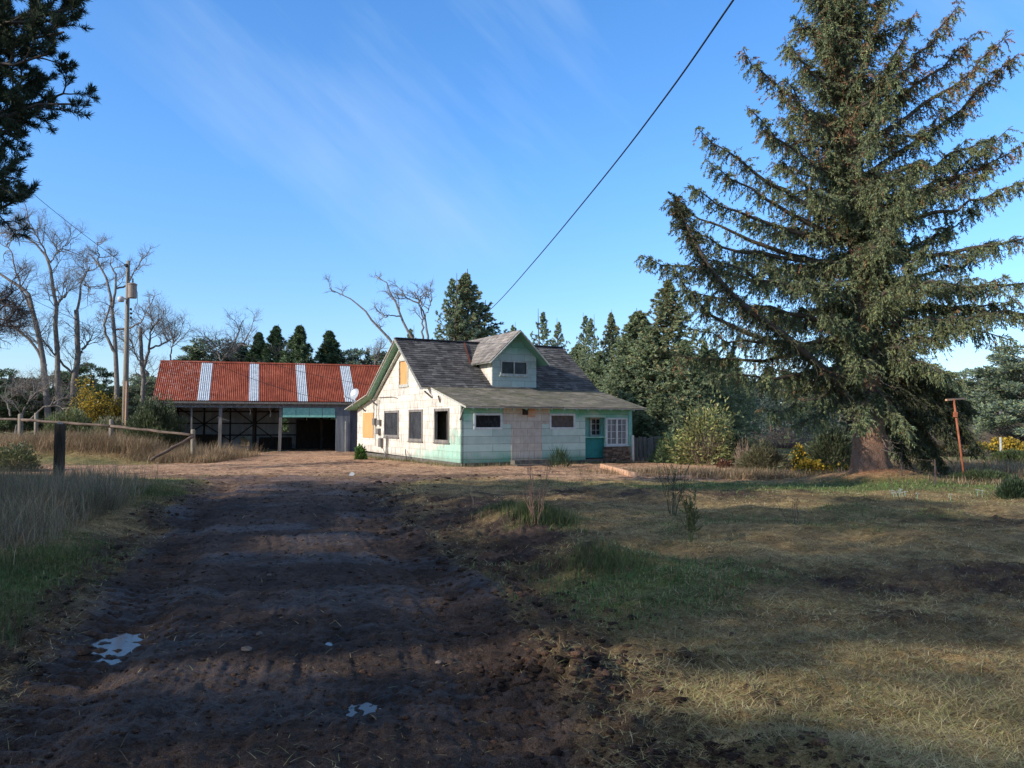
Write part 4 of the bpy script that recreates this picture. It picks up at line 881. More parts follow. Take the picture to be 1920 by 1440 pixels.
# ================================================================== the big spruce
def big_spruce():
    rng = NG(12); bx, by = 10.2, 22.5
    root = empty('spruce_tree', (bx, by, 0), 0, label='huge old spruce with thick flared trunk and long drooping olive limbs', cat='tree')
    z = np.array([-.2, .25, .7, 1.5, 3, 5, 8, 11, 14, 17, 20.]); x = np.interp(z, [0, 5, 13, 20], [0, -.12, -.52, -.7]); r = np.interp(z, [-.2, .25, .7, 1.5, 3, 8, 14, 20], [.78, .58, .48, .42, .37, .26, .15, .02])
    V = []; n = 40; zz = np.linspace(-.2, 20, 150); xx = np.interp(zz, z, x); rr = np.interp(zz, z, r)
    a = np.arange(n) * 2 * math.pi / n
    Z, Aa = np.meshgrid(zz, a, indexing='ij'); Rr = np.repeat(rr[:, None], n, 1); Xx = np.repeat(xx[:, None], n, 1)
    fl = np.exp(-np.clip(Z, 0, None) * 2.2)
    Rr = Rr * (1 + .14 * fl * np.sin(Aa * 5 + 1) + .08 * fl * np.sin(Aa * 9)) + (fbm(Aa * 3 + 40, Z * 3.2, 7, 4) - .5) * .16 * np.exp(-Z * .12) + (vn(Aa * 12, Z * 9, 5) - .5) * .05
    V = np.stack([Xx + Rr * np.cos(Aa), Rr * np.sin(Aa), Z], -1).reshape(-1, 3); i = np.arange(150 * n).reshape(150, n); j = np.roll(i, -1, 1)
    T = np.stack([i[:-1], j[:-1], j[1:], i[1:]], -1).reshape(-1, 4)
    npmesh('trunk', V, T, None, 'bark', root, smooth=True)
    tx = lambda q: np.array([np.interp(q, z, x), 0, q])
    limbs = []  # (polyline, droop amount, density, brown)
    def to(z0, px, py, d, sag, br=.1, dens=1., th=1.):
        tip = A3(P(px, py, d)) - np.array([bx, by, 0]); limbs.append((bez(tx(z0), tip, sag, 12, rng, .05), dens, br, th))
    for a_ in [(10.0, 1393, 92, 22, .35, .30), (9.7, 1470, 150, 21.4, .3, .3), (7.4, 1306, 238, 22, .35, .1), (6.8, 1322, 298, 21.6, .25, .12), (6.0, 1250, 375, 22.6, .3, .05, .35), (7.0, 1290, 350, 21, .4, .1),
               (6.2, 1262, 420, 22, .35, .06, .7), (5.2, 1203, 478, 22, .15, .08), (5.4, 1300, 470, 20.4, .35, .05), (4.4, 1285, 545, 21, .1, .1), (4.0, 1300, 620, 20.5, .25, .05), (11.4, 1540, 35, 21.5, .2, .4),
               (4.1, 1262, 665, 21.5, .35, .08, .8), (3.5, 1330, 700, 20.6, .3, .04), (3.0, 1440, 770, 20.6, .1, .02), (8.6, 1400, 200, 21, .35, .2), (2.9, 1490, 800, 21.2, .1, .02, .8),
               (10.2, 1718, 22, 21.6, .25, .5), (10.6, 1800, 5, 22, .35, .6), (10.4, 1835, 58, 22.4, .35, .5), (9.6, 1897, 62, 22, .35, .45), (8.7, 1908, 102, 22.6, .3, .4), (7.8, 1895, 238, 21.8, .5, .15), (8.0, 1925, 268, 21.5, .35, .6), (7.4, 1940, 330, 21, .3, .1),
               (7.2, 1810, 262, 22.5, .4, .08), (6.4, 1990, 420, 21, .3, .1), (5.8, 2010, 520, 20.8, .2, .05), (5.0, 1990, 600, 21.5, -.1, .03), (5.6, 1880, 520, 20, .3, .03), (4.6, 1860, 590, 19.6, .1, .03), (4.2, 1900, 640, 21, -.3, .03), (3.8, 1830, 600, 20, .2, .03),
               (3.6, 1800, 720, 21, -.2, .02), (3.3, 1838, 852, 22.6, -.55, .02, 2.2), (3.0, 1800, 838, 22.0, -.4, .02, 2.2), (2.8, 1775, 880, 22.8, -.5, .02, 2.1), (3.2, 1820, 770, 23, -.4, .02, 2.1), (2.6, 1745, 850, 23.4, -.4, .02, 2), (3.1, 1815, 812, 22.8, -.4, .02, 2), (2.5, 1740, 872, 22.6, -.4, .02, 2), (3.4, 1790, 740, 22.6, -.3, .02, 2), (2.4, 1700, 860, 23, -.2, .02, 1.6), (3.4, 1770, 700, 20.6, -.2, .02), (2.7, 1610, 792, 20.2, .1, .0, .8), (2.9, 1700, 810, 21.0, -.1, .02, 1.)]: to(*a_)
    # the dark curved low limb sweeping up to the left
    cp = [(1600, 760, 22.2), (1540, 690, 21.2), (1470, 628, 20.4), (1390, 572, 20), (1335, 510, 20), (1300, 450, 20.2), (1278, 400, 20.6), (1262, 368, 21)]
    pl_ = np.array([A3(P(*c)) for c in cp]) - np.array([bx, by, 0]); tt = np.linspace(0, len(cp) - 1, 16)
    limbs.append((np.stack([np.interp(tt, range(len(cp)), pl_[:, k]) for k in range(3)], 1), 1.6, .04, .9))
    cp = [(1590, 720, 22.2), (1480, 650, 21.2), (1400, 625, 21.4), (1330, 590, 21.4), (1290, 545, 21.8), (1262, 500, 22)]
    pl_ = np.array([A3(P(*c)) for c in cp]) - np.array([bx, by, 0]); tt = np.linspace(0, len(cp) - 1, 16)
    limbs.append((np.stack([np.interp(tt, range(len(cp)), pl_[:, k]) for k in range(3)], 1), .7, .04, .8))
    for k in range(108):
        q = 2.7 + 16.5 * (k / 108) ** 1.0 + rng.uniform(-.2, .2); az = k * 2.39996 + rng.uniform(-.4, .4)
        L = np.interp(q, [2.5, 5, 8, 12, 16, 19.5], [3.9, 4.6, 4.0, 2.3, 1.5, .4]) * rng.uniform(.55, 1.0)
        if math.sin(az) < -.3 and q < 3.6: continue
        e = R(np.interp(q, [2.5, 5, 9, 13, 17, 20], [-8, 2, 14, 28, 38, 60]) + rng.uniform(-12, 16))
        tip = tx(q) + np.array([math.cos(az) * math.cos(e), math.sin(az) * math.cos(e), math.sin(e)]) * L
        limbs.append((bez(tx(q), tip, rng.uniform(.05, .6), 12, rng, .09), rng.uniform(.45, 1.35), .16 if q > 9 else .03, 1.))
    for k in range(64):
        q = rng.uniform(3.1, 16); az = rng.uniform(0, 6.28); L = rng.uniform(.8, 1.7) * (1.15 - q / 22); limbs.append((bez(tx(q), tx(q) + np.array([math.cos(az) * L, math.sin(az) * L, L * .25]), .15, 12, rng, .03), 1.3, .08, .6))
    tb = TB(); PV = []; PD_ = []; PL = []; PC = []
    browns = np.array([.30, .155, .075])
    for pl_, dens, br, th in limbs:
        L = np.linalg.norm(np.diff(pl_, axis=0), axis=1).sum(); par = pl_[None]
        tb.add(par, .035 + .012 * L * th, .008, 6, (.085, .065, .05))
        n = int(L * 22 * dens) + 8
        b, t = kids(par, n, rng, .03, 1.0, .82, 1.15, -.32, 5, .16, .62, .75)
        # flatten the sprays a bit and let them hang
        b[:, :, 2] = b[:, :1, 2] + (b[:, :, 2] - b[:, :1, 2]) * .8 - np.linspace(0, 1, 5)[None] ** 2 * .17
        tb.add(b, .008, .003, 3, (.12, .10, .08))
        h, t2 = kids(par, int(n * .8), rng, .1, .97, .5, .45, -1.4, 4, .14, .3, .1)
        tb.add(h, .006, .002, 3, (.12, .10, .08))
        for arr, per, tt in ((b, 34, t), (h, 21, t2)):
            p, d, q, pi = along(arr, per, rng, .03, 1.0); w = unit(rng.normal(size=p.shape))
            dd = unit(d * .8 + w * .75 - UP * .25)
            PV.append(p); PD_.append(dd); PL.append(rng.uniform(.05, .115, len(p)))
            g = colmix(len(p), rng, [(.19, .215, .09), (.14, .175, .085), (.25, .25, .11), (.15, .20, .12)], [4, 3, 2, 2], .28)
            cl = np.repeat(rng.uniform(.65, 1.3, len(arr)), per)[:, None]; g = g * cl * (.42 if dens >= 1.55 else 1.0)  # shade of the lower-right skirt put into its needle colour; curved limb darkened too
            isb = np.repeat(rng.random(len(arr)) < br, per) & (rng.random(len(p)) < .75); g[isb] = browns * rng.uniform(.6, 1.3, (isb.sum(), 1)); PC.append(g)
        p, d, q, pi = along(par, int(L * 60 * dens), rng, .15, 1.0); PV.append(p + rng.normal(0, .035, p.shape)); PD_.append(unit(d * .6 + rng.normal(size=p.shape))); PL.append(rng.uniform(.06, .1, len(p)))
        g = colmix(len(p), rng, [(.11, .115, .05), (.08, .09, .045)], [1, 1], .3)
        isb = rng.random(len(p)) < br * 1.6; g[isb] = browns * rng.uniform(.6, 1.4, (isb.sum(), 1)); g = g * (.42 if dens >= 1.55 else 1.0); PC.append(g)  # same painted shade for needles along those limbs
    tb.build('limbs', 'twig', root)
    P_ = np.concatenate(PV); Dd = np.concatenate(PD_); L_ = np.concatenate(PL)
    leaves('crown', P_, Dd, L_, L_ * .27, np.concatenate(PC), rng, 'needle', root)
    # cut stub of a broken limb and bare twigs round the trunk
    tb = TB()
    for k in range(60):
        q = rng.uniform(.8, 4.5); az = rng.uniform(math.pi * .95, math.pi * 2.05); s0 = tx(q) + np.array([math.cos(az), math.sin(az), 0]) * .38
        tb.add(bez(s0, s0 + np.array([math.cos(az), math.sin(az), rng.uniform(-.9, .2)]) * rng.uniform(.25, .9), .05, 5, rng, .02), .012, .003, 4, (.22, .18, .15))
    tb.build('dead_twigs', 'twig', root)
big_spruce()
# ================================================================== smaller conifers (prototypes then copies)
def conifer(seed, h, rad, nl, per, tuft, cols, wts, e_lo=-10, e_hi=35, shape=1.0, base=.04, droop=.25, side=7, hang=1.0, topthin=1.0):
    rng = NG(seed); root = empty('conifer_tree', (0, 0, 0)); h_ = h * .95
    tb = TB(); tr_ = bez(np.zeros(3) - UP * .3, np.array([rng.normal(0, .1), rng.normal(0, .1), h]), 0, 12, rng, .02); tb.add(tr_, h * .014 + .03, .012, 7, (.12, .09, .07)); tb.build('trunk', 'twig', root)
    ls = []; tb = TB()
    for k in range(nl):
        f = base + (1 - base) * (k / nl) ** .8; q = h * .97 * f; az = k * 2.39996 + rng.uniform(-.5, .5)
        prof = (1 - f) ** shape * rad * min(1, .55 + 2.4 * (f - base + .05)) + .03
        L = prof * rng.uniform(.7, 1.2); e = R(e_lo + (e_hi - e_lo) * f + rng.uniform(-8, 8))
        p0 = np.array([0, 0, q]); ls.append(bez(p0, p0 + np.array([math.cos(az) * math.cos(e), math.sin(az) * math.cos(e), math.sin(e)]) * L, droop * L * .3, 8, rng, .02 * L))
    par = np.stack(ls); tb.add(par, .022 * h / 8, .005, 4, (.10, .08, .06))
    b, t = kids(par, side, rng, .1, 1.0, rad * .28, 1.1, -.3 * hang, 4, .18, .55, .8); ln = np.linalg.norm(par[:, -1] - par[:, 0], axis=1); 
    sc_ = np.clip(np.repeat(ln, side) / rad * 1.5, .06, 1.1)[:, None, None]; b = b[:, :1] + (b - b[:, :1]) * sc_
    tb.add(b, .006, .002, 3, (.10, .08, .06)); tb.build('limbs', 'twig', root)
    p1, d1, t1, _ = along(b, per, rng, 0, 1); p2, d2, t2, _ = along(par, int(per * 1.6), rng, .05, 1)
    p = np.concatenate([p1, p2]); d = np.concatenate([d1, d2]); d = unit(d * .9 + unit(rng.normal(size=p.shape)) * .7 - UP * .15)
    g = colmix(len(p), rng, cols, wts, .3); cl = np.concatenate([np.repeat(rng.uniform(.75, 1.25, len(b)), per), np.repeat(rng.uniform(.7, 1.2, len(par)), int(per * 1.6))])[:, None]
    L_ = rng.uniform(.6, 1.25, len(p)) * tuft
    leaves('crown', p, d, L_, L_ * .30, g * cl, rng, 'needle', root); return root
OL = [(.29, .33, .16), (.22, .28, .16), (.37, .37, .19), (.20, .28, .19)]
DK = [(.12, .18, .085), (.16, .21, .10), (.09, .13, .07)]
BL_ = [(.12, .16, .13), (.15, .19, .15), (.10, .13, .12)]
def pine(seed, h, rad, n, cols, flat=.6, clumps=70):
    """rounded irregular crown made of separate needle clumps on ascending limbs"""
    rng = NG(seed); root = empty('pine_tree', (0, 0, 0)); tb = TB(); tb.add(bez(-UP * .3, np.array([rng.normal(0, .2), 0, h * .9]), 0, 10, rng, .05), h * .022, .03, 7, (.13, .10, .08)); tb.build('trunk', 'twig', root)
    tb = TB(); ps = []; rs = []
    for k in range(clumps):
        f = rng.uniform(.12, 1) ; az = rng.uniform(0, 2 * math.pi); rr = rad * math.sqrt(max(0, 1 - ((f - .45) / .6) ** 2)) * rng.uniform(.35, 1)
        c = np.array([math.cos(az) * rr, math.sin(az) * rr, h * f]); ps.append(c); rs.append(rng.uniform(.10, .2) * rad)
        tb.add(bez(np.array([0, 0, max(.2, h * f - rr * .7)]), c, .1, 6, rng, .04), .03, .008, 4, (.11, .09, .07))
    tb.build('limbs', 'twig', root); ps = np.array(ps); rs = np.array(rs); i = rng.integers(0, clumps, n); w = unit(rng.normal(size=(n, 3))); w[:, 2] *= flat
    p = ps[i] + w * rs[i][:, None] * rng.uniform(.4, 1.1, (n, 1)); d = unit(w + UP * .5 + rng.normal(0, .4, (n, 3))); L_ = rng.uniform(.10, .22, n) * (.6 + rad * .15)
    g = colmix(n, rng, cols, [1] * len(cols), .3) * rng.uniform(.65, 1.3, clumps)[i][:, None]
    leaves('crown', p, d, L_, L_ * .4, g, rng, 'needle', root); return root
def place(proto, px, d, ytop, h0, label, group=None, rz=0, wide=1.0, first=False, cat='tree', sink=0.0, name=None):
    top = P(px, ytop, d); z0 = Hs(top.x, top.y) - sink; s = (top.z - z0) / h0
    o = proto if first else copy_tree(proto); o.location = (top.x, top.y, z0); wide *= 1.12; o.scale = (s * wide, s * wide, s); o.rotation_euler = (0, 0, rz)
    o['label'] = label; o['category'] = cat
    if group: o['group'] = group
    if name: o.name = name
    return o
cA = conifer(1, 9, 3.3, 170, 60, .125, OL, [4, 3, 2, 3], shape=.8, side=9)
cB = conifer(2, 9, 2.9, 130, 56, .12, OL + [(.34, .20, .10)], [4, 3, 3, 2, 2], e_hi=42, shape=.9, side=8)
cC = conifer(3, 9, 3.2, 70, 40, .12, OL, [2, 3, 1, 3], e_lo=0, e_hi=42, shape=.9, side=6, droop=.05)
cD = conifer(4, 9, 3.0, 150, 30, .18, DK, [2, 2, 2], shape=.9, side=8)
gC = 'conifers behind the cottage'; gR = 'conifers right of the cottage'
place(cC, 848, 49, 513, 9, 'slim conifer behind the cottage roof, left one of the tall close pair', gC, .3, .8, True)
place(cB, 874, 50, 504, 9, 'tallest narrow conifer just behind the dormer ridge, right of its twin', gC, 1, 1.15, True)
place(cC, 905, 51, 560, 9, 'lopsided conifer with branches reaching right toward the cable', gC, 2.2, 1.5)
place(cA, 862, 53, 590, 9, 'dense dark conifer filling in below the tall pair behind the roof', gC, 1.4, .9, True)
place(cC, 770, 54, 610, 9, 'small thin conifer behind the bare tree over the ridge', gC, .4, .8)
place(cC, 1018, 56, 578, 9, 'sparse see-through conifer right of the dormer peak', gC, 4, .85)
place(cC, 1047, 58, 597, 9, 'second sparse conifer, between the dormer and the dense row', gC, 5.2, .8)
place(cC, 962, 60, 603, 9, 'faint small conifer top just left of the dormer peak', gC, 1.9, .8)
place(cC, 1098, 50, 585, 9, 'airy conifer with double pointed top above the right roof slope', gR, 3, .75)
place(cC, 1108, 49, 590, 9, 'airy conifer standing close against the double topped one', gR, .2, .7)
place(cB, 1146, 50, 580, 9, 'narrow spire conifer between the airy pair and the dense mass', gR, 2, .8)
place(cA, 1122, 47, 655, 9, 'low dense conifer behind the right end of the cottage roof', gR, .6, 1.2)
place(cA, 1196, 43, 578, 9, 'broad dense olive conifer with blunt top beyond the board fence', gR, 2.8, 1.3)
place(cB, 1252, 41, 517, 9, 'tall conifer with rust brown cone laden spire beside the big spruce', gR, 4.1, 1.25)
place(cA, 1218, 41, 606, 9, 'bushy conifer in front of the blunt topped one, over the board fence', gR, 5, 1.3)
place(cA, 1285, 40, 632, 9, 'bushy conifer right below the cone laden spire', gR, 3.7, 1.25)
place(cA, 1160, 41, 668, 9, 'bushy conifer touching the right eave of the cottage', gR, 1.2, 1.0)
place(cD, 1320, 44, 640, 9, 'dark conifer half hidden by the left limbs of the big spruce', gR, .5, 1.0, True)
place(cA, 1370, 48, 655, 9, 'olive conifer behind the low left limbs of the big spruce', gR, 2.5, 1.0)
place(cA, 1235, 38, 735, 9, 'low shaggy conifer directly behind the broad leaved shrub', gR, 2.1, 1.7)
place(cA, 1335, 43, 650, 9, 'full green conifer filling the gap left of the spruce limbs', gR, 1.1, 1.3)
place(cB, 1172, 46, 628, 9, 'pointed green conifer between the narrow spire and the blunt topped mass', gR, 3.3, 1.3)
place(cA, 1085, 52, 640, 9, 'green conifer rising just over the right slope of the cottage roof', gR, 2.3, 1.2)
place(cD, 1202, 38, 778, 9, 'dark shaded conifer boughs over the board fence', gR, .9, 1.5)
place(cA, 1310, 38, 760, 9, 'shaggy young conifer right of the broad leaved shrub', gR, 5.1, 1.3)
cE = conifer(6, 9, 2.4, 90, 15, .26, BL_, [1, 1, 1], shape=.7, side=7)
gF = 'bluish conifers far behind the big spruce'
for i, (px, d, yt, w_, lb) in enumerate([(1410, 75, 728, 1.1, 'bluish far conifer left of the spruce trunk, leftmost of its row'), (1445, 80, 722, 1, 'bluish far conifer in the gap between the brush pile and the spruce limbs'), (1480, 76, 712, 1, 'tallest bluish far conifer left of the spruce trunk'),
                                         (1515, 82, 726, 1.1, 'bluish far conifer just left of the yellow gorse by the trunk'), (1552, 78, 732, 1, 'bluish far conifer nearest the left edge of the spruce trunk'), (1385, 70, 738, 1.1, 'dark bluish far conifer behind the brush pile'), (1690, 85, 740, 1, 'bluish far conifer glimpsed right of the spruce trunk'), (1740, 80, 728, 1, 'bluish far conifer left of the clothesline post')]):
    place(cE, px, d, yt, 9, lb, gF, i * 1.3, w_ * 1.1, i == 0)
pA = pine(21, 7, 2.6, 26000, OL + BL_, clumps=110); pB = pine(22, 7, 2.4, 26000, DK + [(.07, .095, .035)], clumps=90)
place(pA, 1868, 52, 688, 7, 'spreading grey green tree behind the yellow gorse on the right', 'spreading trees at the right edge', 0, 1.5, True)
place(pA, 1925, 47, 650, 7, 'spreading tree cut by the right edge of the picture', 'spreading trees at the right edge', 2, 1.3)
place(pA, 1830, 60, 715, 7, 'lower spreading tree just right of the clothesline post', 'spreading trees at the right edge', 4, 1.5)
gB = 'evergreens behind the barn'; cF = conifer(8, 9, 2.9, 120, 30, .2, DK + [(.14, .20, .09)], [2, 2, 2, 2], e_lo=5, e_hi=58, shape=.85, side=9, droop=-.1, hang=-.6)
for i, (pr, px, d, yt, w_, lb) in enumerate([(cF, 486, 62, 620, 1.0, 'dark pine over the barn ridge, leftmost of the three dark pines'), (cF, 518, 60, 608, 1.0, 'dark pine with two lobed top over the middle of the barn ridge'), (cF, 562, 58, 607, 1.1, 'pointed dark pine over the third white roof strip'),
                                             (cF, 618, 60, 617, 1.15, 'broad dark pine over the barn ridge left of the cottage'), (pA, 682, 62, 655, 1.2, 'low brownish evergreen between the barn ridge and the cottage gable'), (pA, 412, 64, 640, 1.3, 'rounded evergreen over the second white roof strip'),
                                             (pB, 176, 66, 686, 1.1, 'dark evergreen between the bare trunks left of the gorse'), (pB, 40, 58, 712, 2.2, 'dark evergreen thicket at the left edge behind the fence'), (pB, 95, 62, 706, 1.8, 'dark evergreen thicket right of the one at the left edge'), (pB, 140, 68, 700, 1.4, 'dark evergreen low between the bare tree trunks'),
                                             (pA, 235, 70, 722, 1.6, 'grey green low tree behind the utility pole'), (pA, 285, 66, 705, 1.3, 'grey green low tree beside the left end of the barn roof'), (pB, -30, 54, 690, 1.7, 'dark evergreen cut by the left edge'), (cF, 456, 64, 640, 1.0, 'small dark pine left of the dark row over the barn')]):
    place(pr, px, d, yt, 9 if pr is cF else 7, lb, gB, i * 1.9, w_, (pr is cF and i == 0) or (pr is pB and i == 6), name='pine_tree')
place(cD, 368, 62, 641, 9, 'small pointed dark spruce above the barn roof, left of the rounded evergreen', gB, 0, .9)
place(cC, 690, 64, 648, 9, 'thin small conifer top between the barn and the gable', gB, 1, .8)
# ================================================================== bare deciduous trees
def bare(name_label, lines, d, seed, tw=1.0, base=None, group='bare trees behind the fence', col=(.30, .265, .235), dens=1.0, twl=1.0):
    rng = NG(seed); b0 = A3(P(*lines[0][0][0], d)); gz = Hs(b0[0], b0[1])
    root = empty('bare_tree', (b0[0], b0[1], gz), 0, label=name_label, cat='tree', group=group); o = np.array([b0[0], b0[1], gz])
    tb = TB(); mains = []
    for pts, r0, r1 in lines:
        p = np.array([A3(P(x, y, d)) for x, y in pts]) - o
        if pts is lines[0][0]: p = np.vstack([[p[0][0], p[0][1], -.3], p])
        k = 12; t = np.linspace(0, len(p) - 1, k); q = np.stack([np.interp(t, range(len(p)), p[:, i]) for i in range(3)], 1)
        q[1:-1] += rng.normal(0, .035, (k - 2, 3)); q[:, 1] += np.linspace(0, rng.normal(0, 1.0), k) if pts is not lines[0][0] else 0
        r = np.linspace(r0, r1, k); mains.append(q); c = np.array(col) * rng.uniform(.85, 1.1)
        tb.add(q, r0 * d / F, r1 * d / F, 8, c)
    tb.build('trunk', 'greybark', root)
    M_ = np.stack(mains); tb = TB(); wood = np.array(col) * .75
    l1, _ = kids(M_, int(7 * dens), rng, .35, 1.0, 2.6 * tw, 1.0, .35, 8, .22, .35, .7); tb.add(l1, .035, .012, 5, wood)
    l2, _ = kids(l1, 6, rng, .2, 1.0, 1.3 * tw, .9, .2, 6, .25, .3, .8); tb.add(l2, .014, .006, 4, wood * .9); tb.build('branches', 'twig', root)
    tb = TB(); l3, _ = kids(l2, int(11 * twl), rng, .15, 1.0, .75 * tw, .9, .1, 5, .25, .3, .8); tb.add(l3, .0055, .003, 3, wood * 1.0); tb.build('twigs', 'twig', root); return root
bare('leaning bare tree, leftmost big grey trunk behind the fence', [([(91, 763), (81, 686), (75, 642), (64, 589), (56, 553), (40, 537), (0, 513), (-40, 490)], 6.5, 1.5), ([(86, 686), (60, 638), (36, 618), (0, 600)], 3, 1), ([(64, 589), (45, 560), (30, 520), (18, 470), (5, 455)], 2.4, .7)], 55, 31, dens=1.3)
bare('tall bare tree with upright forked trunk left of the gorse', [([(109, 763), (107, 702), (105, 622), (105, 577), (99, 541), (95, 493), (80, 469), (48, 440), (0, 436)], 6, .8), ([(105, 577), (112, 560), (121, 553)], 3, 2), ([(95, 493), (86, 465), (77, 440), (60, 420)], 2, .6), ([(95, 493), (104, 470), (120, 455)], 1.6, .5)], 56, 32, dens=1.3)
bare('bare tree with snapped top and stubby crown near the gorse', [([(137, 758), (139, 710), (147, 670), (144, 622), (143, 581)], 6.5, 4.2), ([(143, 587), (155, 553), (157, 533), (170, 518), (181, 505)], 2.5, 1), ([(147, 668), (160, 645), (165, 637)], 3, 1.6), ([(139, 705), (125, 680), (116, 660), (110, 640)], 2.6, .8), ([(157, 533), (175, 540), (190, 548)], 1.3, .5)], 57, 33, .85)
bare('tall crooked bare tree just left of the utility pole', [([(219, 742), (217, 670), (215, 622), (211, 577), (201, 525), (185, 497), (169, 477)], 5.5, .9), ([(211, 577), (219, 541), (219, 513), (211, 495)], 2.8, .9), ([(217, 662), (201, 630), (201, 610), (213, 575)], 3, 1.6), ([(219, 541), (236, 535), (250, 509), (262, 485), (262, 473)], 2, .8), ([(217, 618), (246, 616), (270, 602), (282, 577), (292, 563)], 2, .7), ([(185, 497), (186, 475), (184, 455)], 1.6, .7)], 54, 34, .55, dens=.8)
bare('many stemmed bare tree between the utility pole and the barn', [([(268, 757), (268, 702), (266, 662), (264, 614)], 5, 3.2), ([(270, 690), (282, 654), (290, 622), (310, 600)], 3, 1), ([(282, 654), (297, 640), (310, 618)], 2, .9), ([(275, 700), (260, 670), (250, 640)], 2.4, .8), ([(318, 680), (325, 655), (336, 640)], 1.8, .6)], 56, 35, .9, dens=1.2)
bare('pale bare tree behind the left part of the barn ridge', [([(400, 720), (415, 680), (432, 655), (448, 625), (456, 600)], 3, .8), ([(420, 672), (440, 660), (462, 640), (478, 615)], 2, .7), ([(415, 680), (400, 655), (388, 640)], 1.6, .6)], 58, 36, .8, group='bare trees behind the barn')
bare('wispy bare tree over the far right of the barn roof', [([(700, 720), (702, 690), (705, 668), (712, 655)], 2.4, .8), ([(558, 700), (556, 680), (548, 660)], 1.6, .7)], 60, 37, .7, group='bare trees behind the barn')
bare('bare tree with long arching limbs leaning left above the cottage gable', [([(770, 720), (752, 665), (734, 643), (713, 617), (696, 597), (682, 579), (662, 564), (645, 555), (617, 541)], 3.4, .6), ([(790, 690), (772, 634), (751, 593), (737, 559), (724, 531), (703, 514)], 3, .6), ([(805, 690), (803, 634), (797, 596), (786, 569), (775, 545)], 2.6, .9), ([(793, 640), (792, 593), (786, 553)], 2, 1), ([(751, 593), (730, 592), (722, 594)], 1.4, .5), ([(797, 596), (806, 575), (812, 560)], 1.4, .5), ([(786, 569), (765, 560), (750, 553), (735, 548)], 1.6, .5)], 46, 38, .5, group='bare trees behind the cottage', dens=.55, twl=.8)
bare('fine twigged leafless tree reaching in at the left edge', [([(-150, 800), (-130, 700), (-90, 620), (-40, 575), (10, 560)], 8, 1.5), ([(-120, 690), (-60, 650), (0, 640), (30, 655)], 4, 1), ([(-100, 640), (-60, 590), (-20, 590), (20, 610)], 4, 1)], 26, 39, .55, dens=1.6, twl=1.3, col=(.12, .10, .09))
bare('low tangled pale branches behind the left end of the fence', [([(30, 800), (45, 770), (60, 740), (90, 725)], 3, 1), ([(50, 790), (80, 765), (110, 760), (130, 775)], 2, .8), ([(20, 780), (10, 750), (30, 730)], 2, .8)], 48, 40, .8, dens=1.4)
# ================================================================== bushes
def bush(px, ybase, d, wpx, hpx, label, cols, n=6000, size=.07, seed=1, cat='shrub', name='shrub', flowers=None, fcol=None, aspect=1.0, stems=60, spiky=.5, mat='leaf', group=None, scol=(.12, .10, .07), lump=.35, wd=.45, zlow=-.05, ghost=1.0):
    rng = NG(seed); b = P(px, ybase, d); z0 = b.z if b.z > Hs(b.x, b.y) + .05 and False else Hs(b.x, b.y); top = P(px, ybase - hpx, d).z; h = max(top - z0, .25); rx = wpx / 2 / F * d; ry = rx * aspect
    root = empty(name, (b.x, b.y, z0), 0, label=label, cat=cat, group=group)
    v = unit(rng.normal(size=(n, 3))); v[:, 2] = np.abs(v[:, 2]) * 1.15 - .15; v = unit(v)
    az = np.arctan2(v[:, 1], v[:, 0]); lm = 1 - lump + lump * 2 * fbm(az * 1.6 + 10, v[:, 2] * 3.2 + seed * 3.1, seed, 3)
    cl = vn(az * 3.5 + 30, v[:, 2] * 7 + 5, seed + 9)
    rr = rng.uniform(.35, 1, n) ** .45 * lm * ghost * (.82 + .3 * cl)
    p = np.stack([v[:, 0] * rx * rr, v[:, 1] * ry * rr, np.clip((v[:, 2] * rr) * h, zlow, None)], 1)
    d_ = unit(v + UP * spiky + rng.normal(0, .5, (n, 3))); L_ = rng.uniform(.6, 1.3, n) * size
    g = colmix(n, rng, cols, [1] * len(cols), .25) * (.55 + .8 * cl[:, None])
    if stems:
        tb = TB(); s = []
        for k in range(stems):
            a = rng.uniform(0, 6.28); q = rng.uniform(.3, 1); e = np.array([math.cos(a) * rx * q, math.sin(a) * ry * q, h * rng.uniform(.5, .98) * (1.1 - .5 * q)]); s.append(bez(np.array([e[0] * .15, e[1] * .15, -.1]), e, -.05, 6, rng, .03 * h))
        tb.add(np.stack(s), .012 + h * .004, .003, 4, scol); tb.build('stems', 'twig', root)
    leaves('foliage', p, d_, L_, L_ * wd, g, rng, mat, root)
    if flowers:
        fn, ylo, fs_ = flowers; i = rng.choice(np.where((cl > .42) & (v[:, 2] > ylo))[0], fn); q = p[i] * 1.03 + rng.normal(0, .06, (fn, 3)); dd = unit(rng.normal(size=(fn, 3)) + UP * .4); l = rng.uniform(.6, 1.3, fn) * fs_
        leaves('flowers', q, dd, l, l * .9, colmix(fn, rng, fcol or [(.58, .36, .04), (.66, .45, .06), (.40, .27, .04)], [1, 1, 1] if not fcol else [1] * len(fcol), .15), rng, 'petal', root)
    return root
GO = [(.10, .11, .04), (.13, .13, .05), (.07, .085, .035)]; GR = [(.075, .10, .035), (.10, .13, .045), (.06, .075, .03)]
bush(168, 800, 44, 100, 72, 'large gorse bush covered in yellow flowers left of the utility pole', GO, 9000, .12, 51, flowers=(5200, .05, .10), name='gorse_bush', spiky=.8)
bush(212, 800, 45, 62, 52, 'smaller yellow gorse bush touching the utility pole on its left', GO, 5000, .12, 52, flowers=(2400, .1, .10), name='gorse_bush', spiky=.8)
bush(130, 815, 42, 110, 48, 'pale green broom thicket in front of the yellow gorse', [(.13, .16, .06), (.17, .19, .08), (.10, .12, .05)], 9000, .16, 53, spiky=2.2, wd=.22)
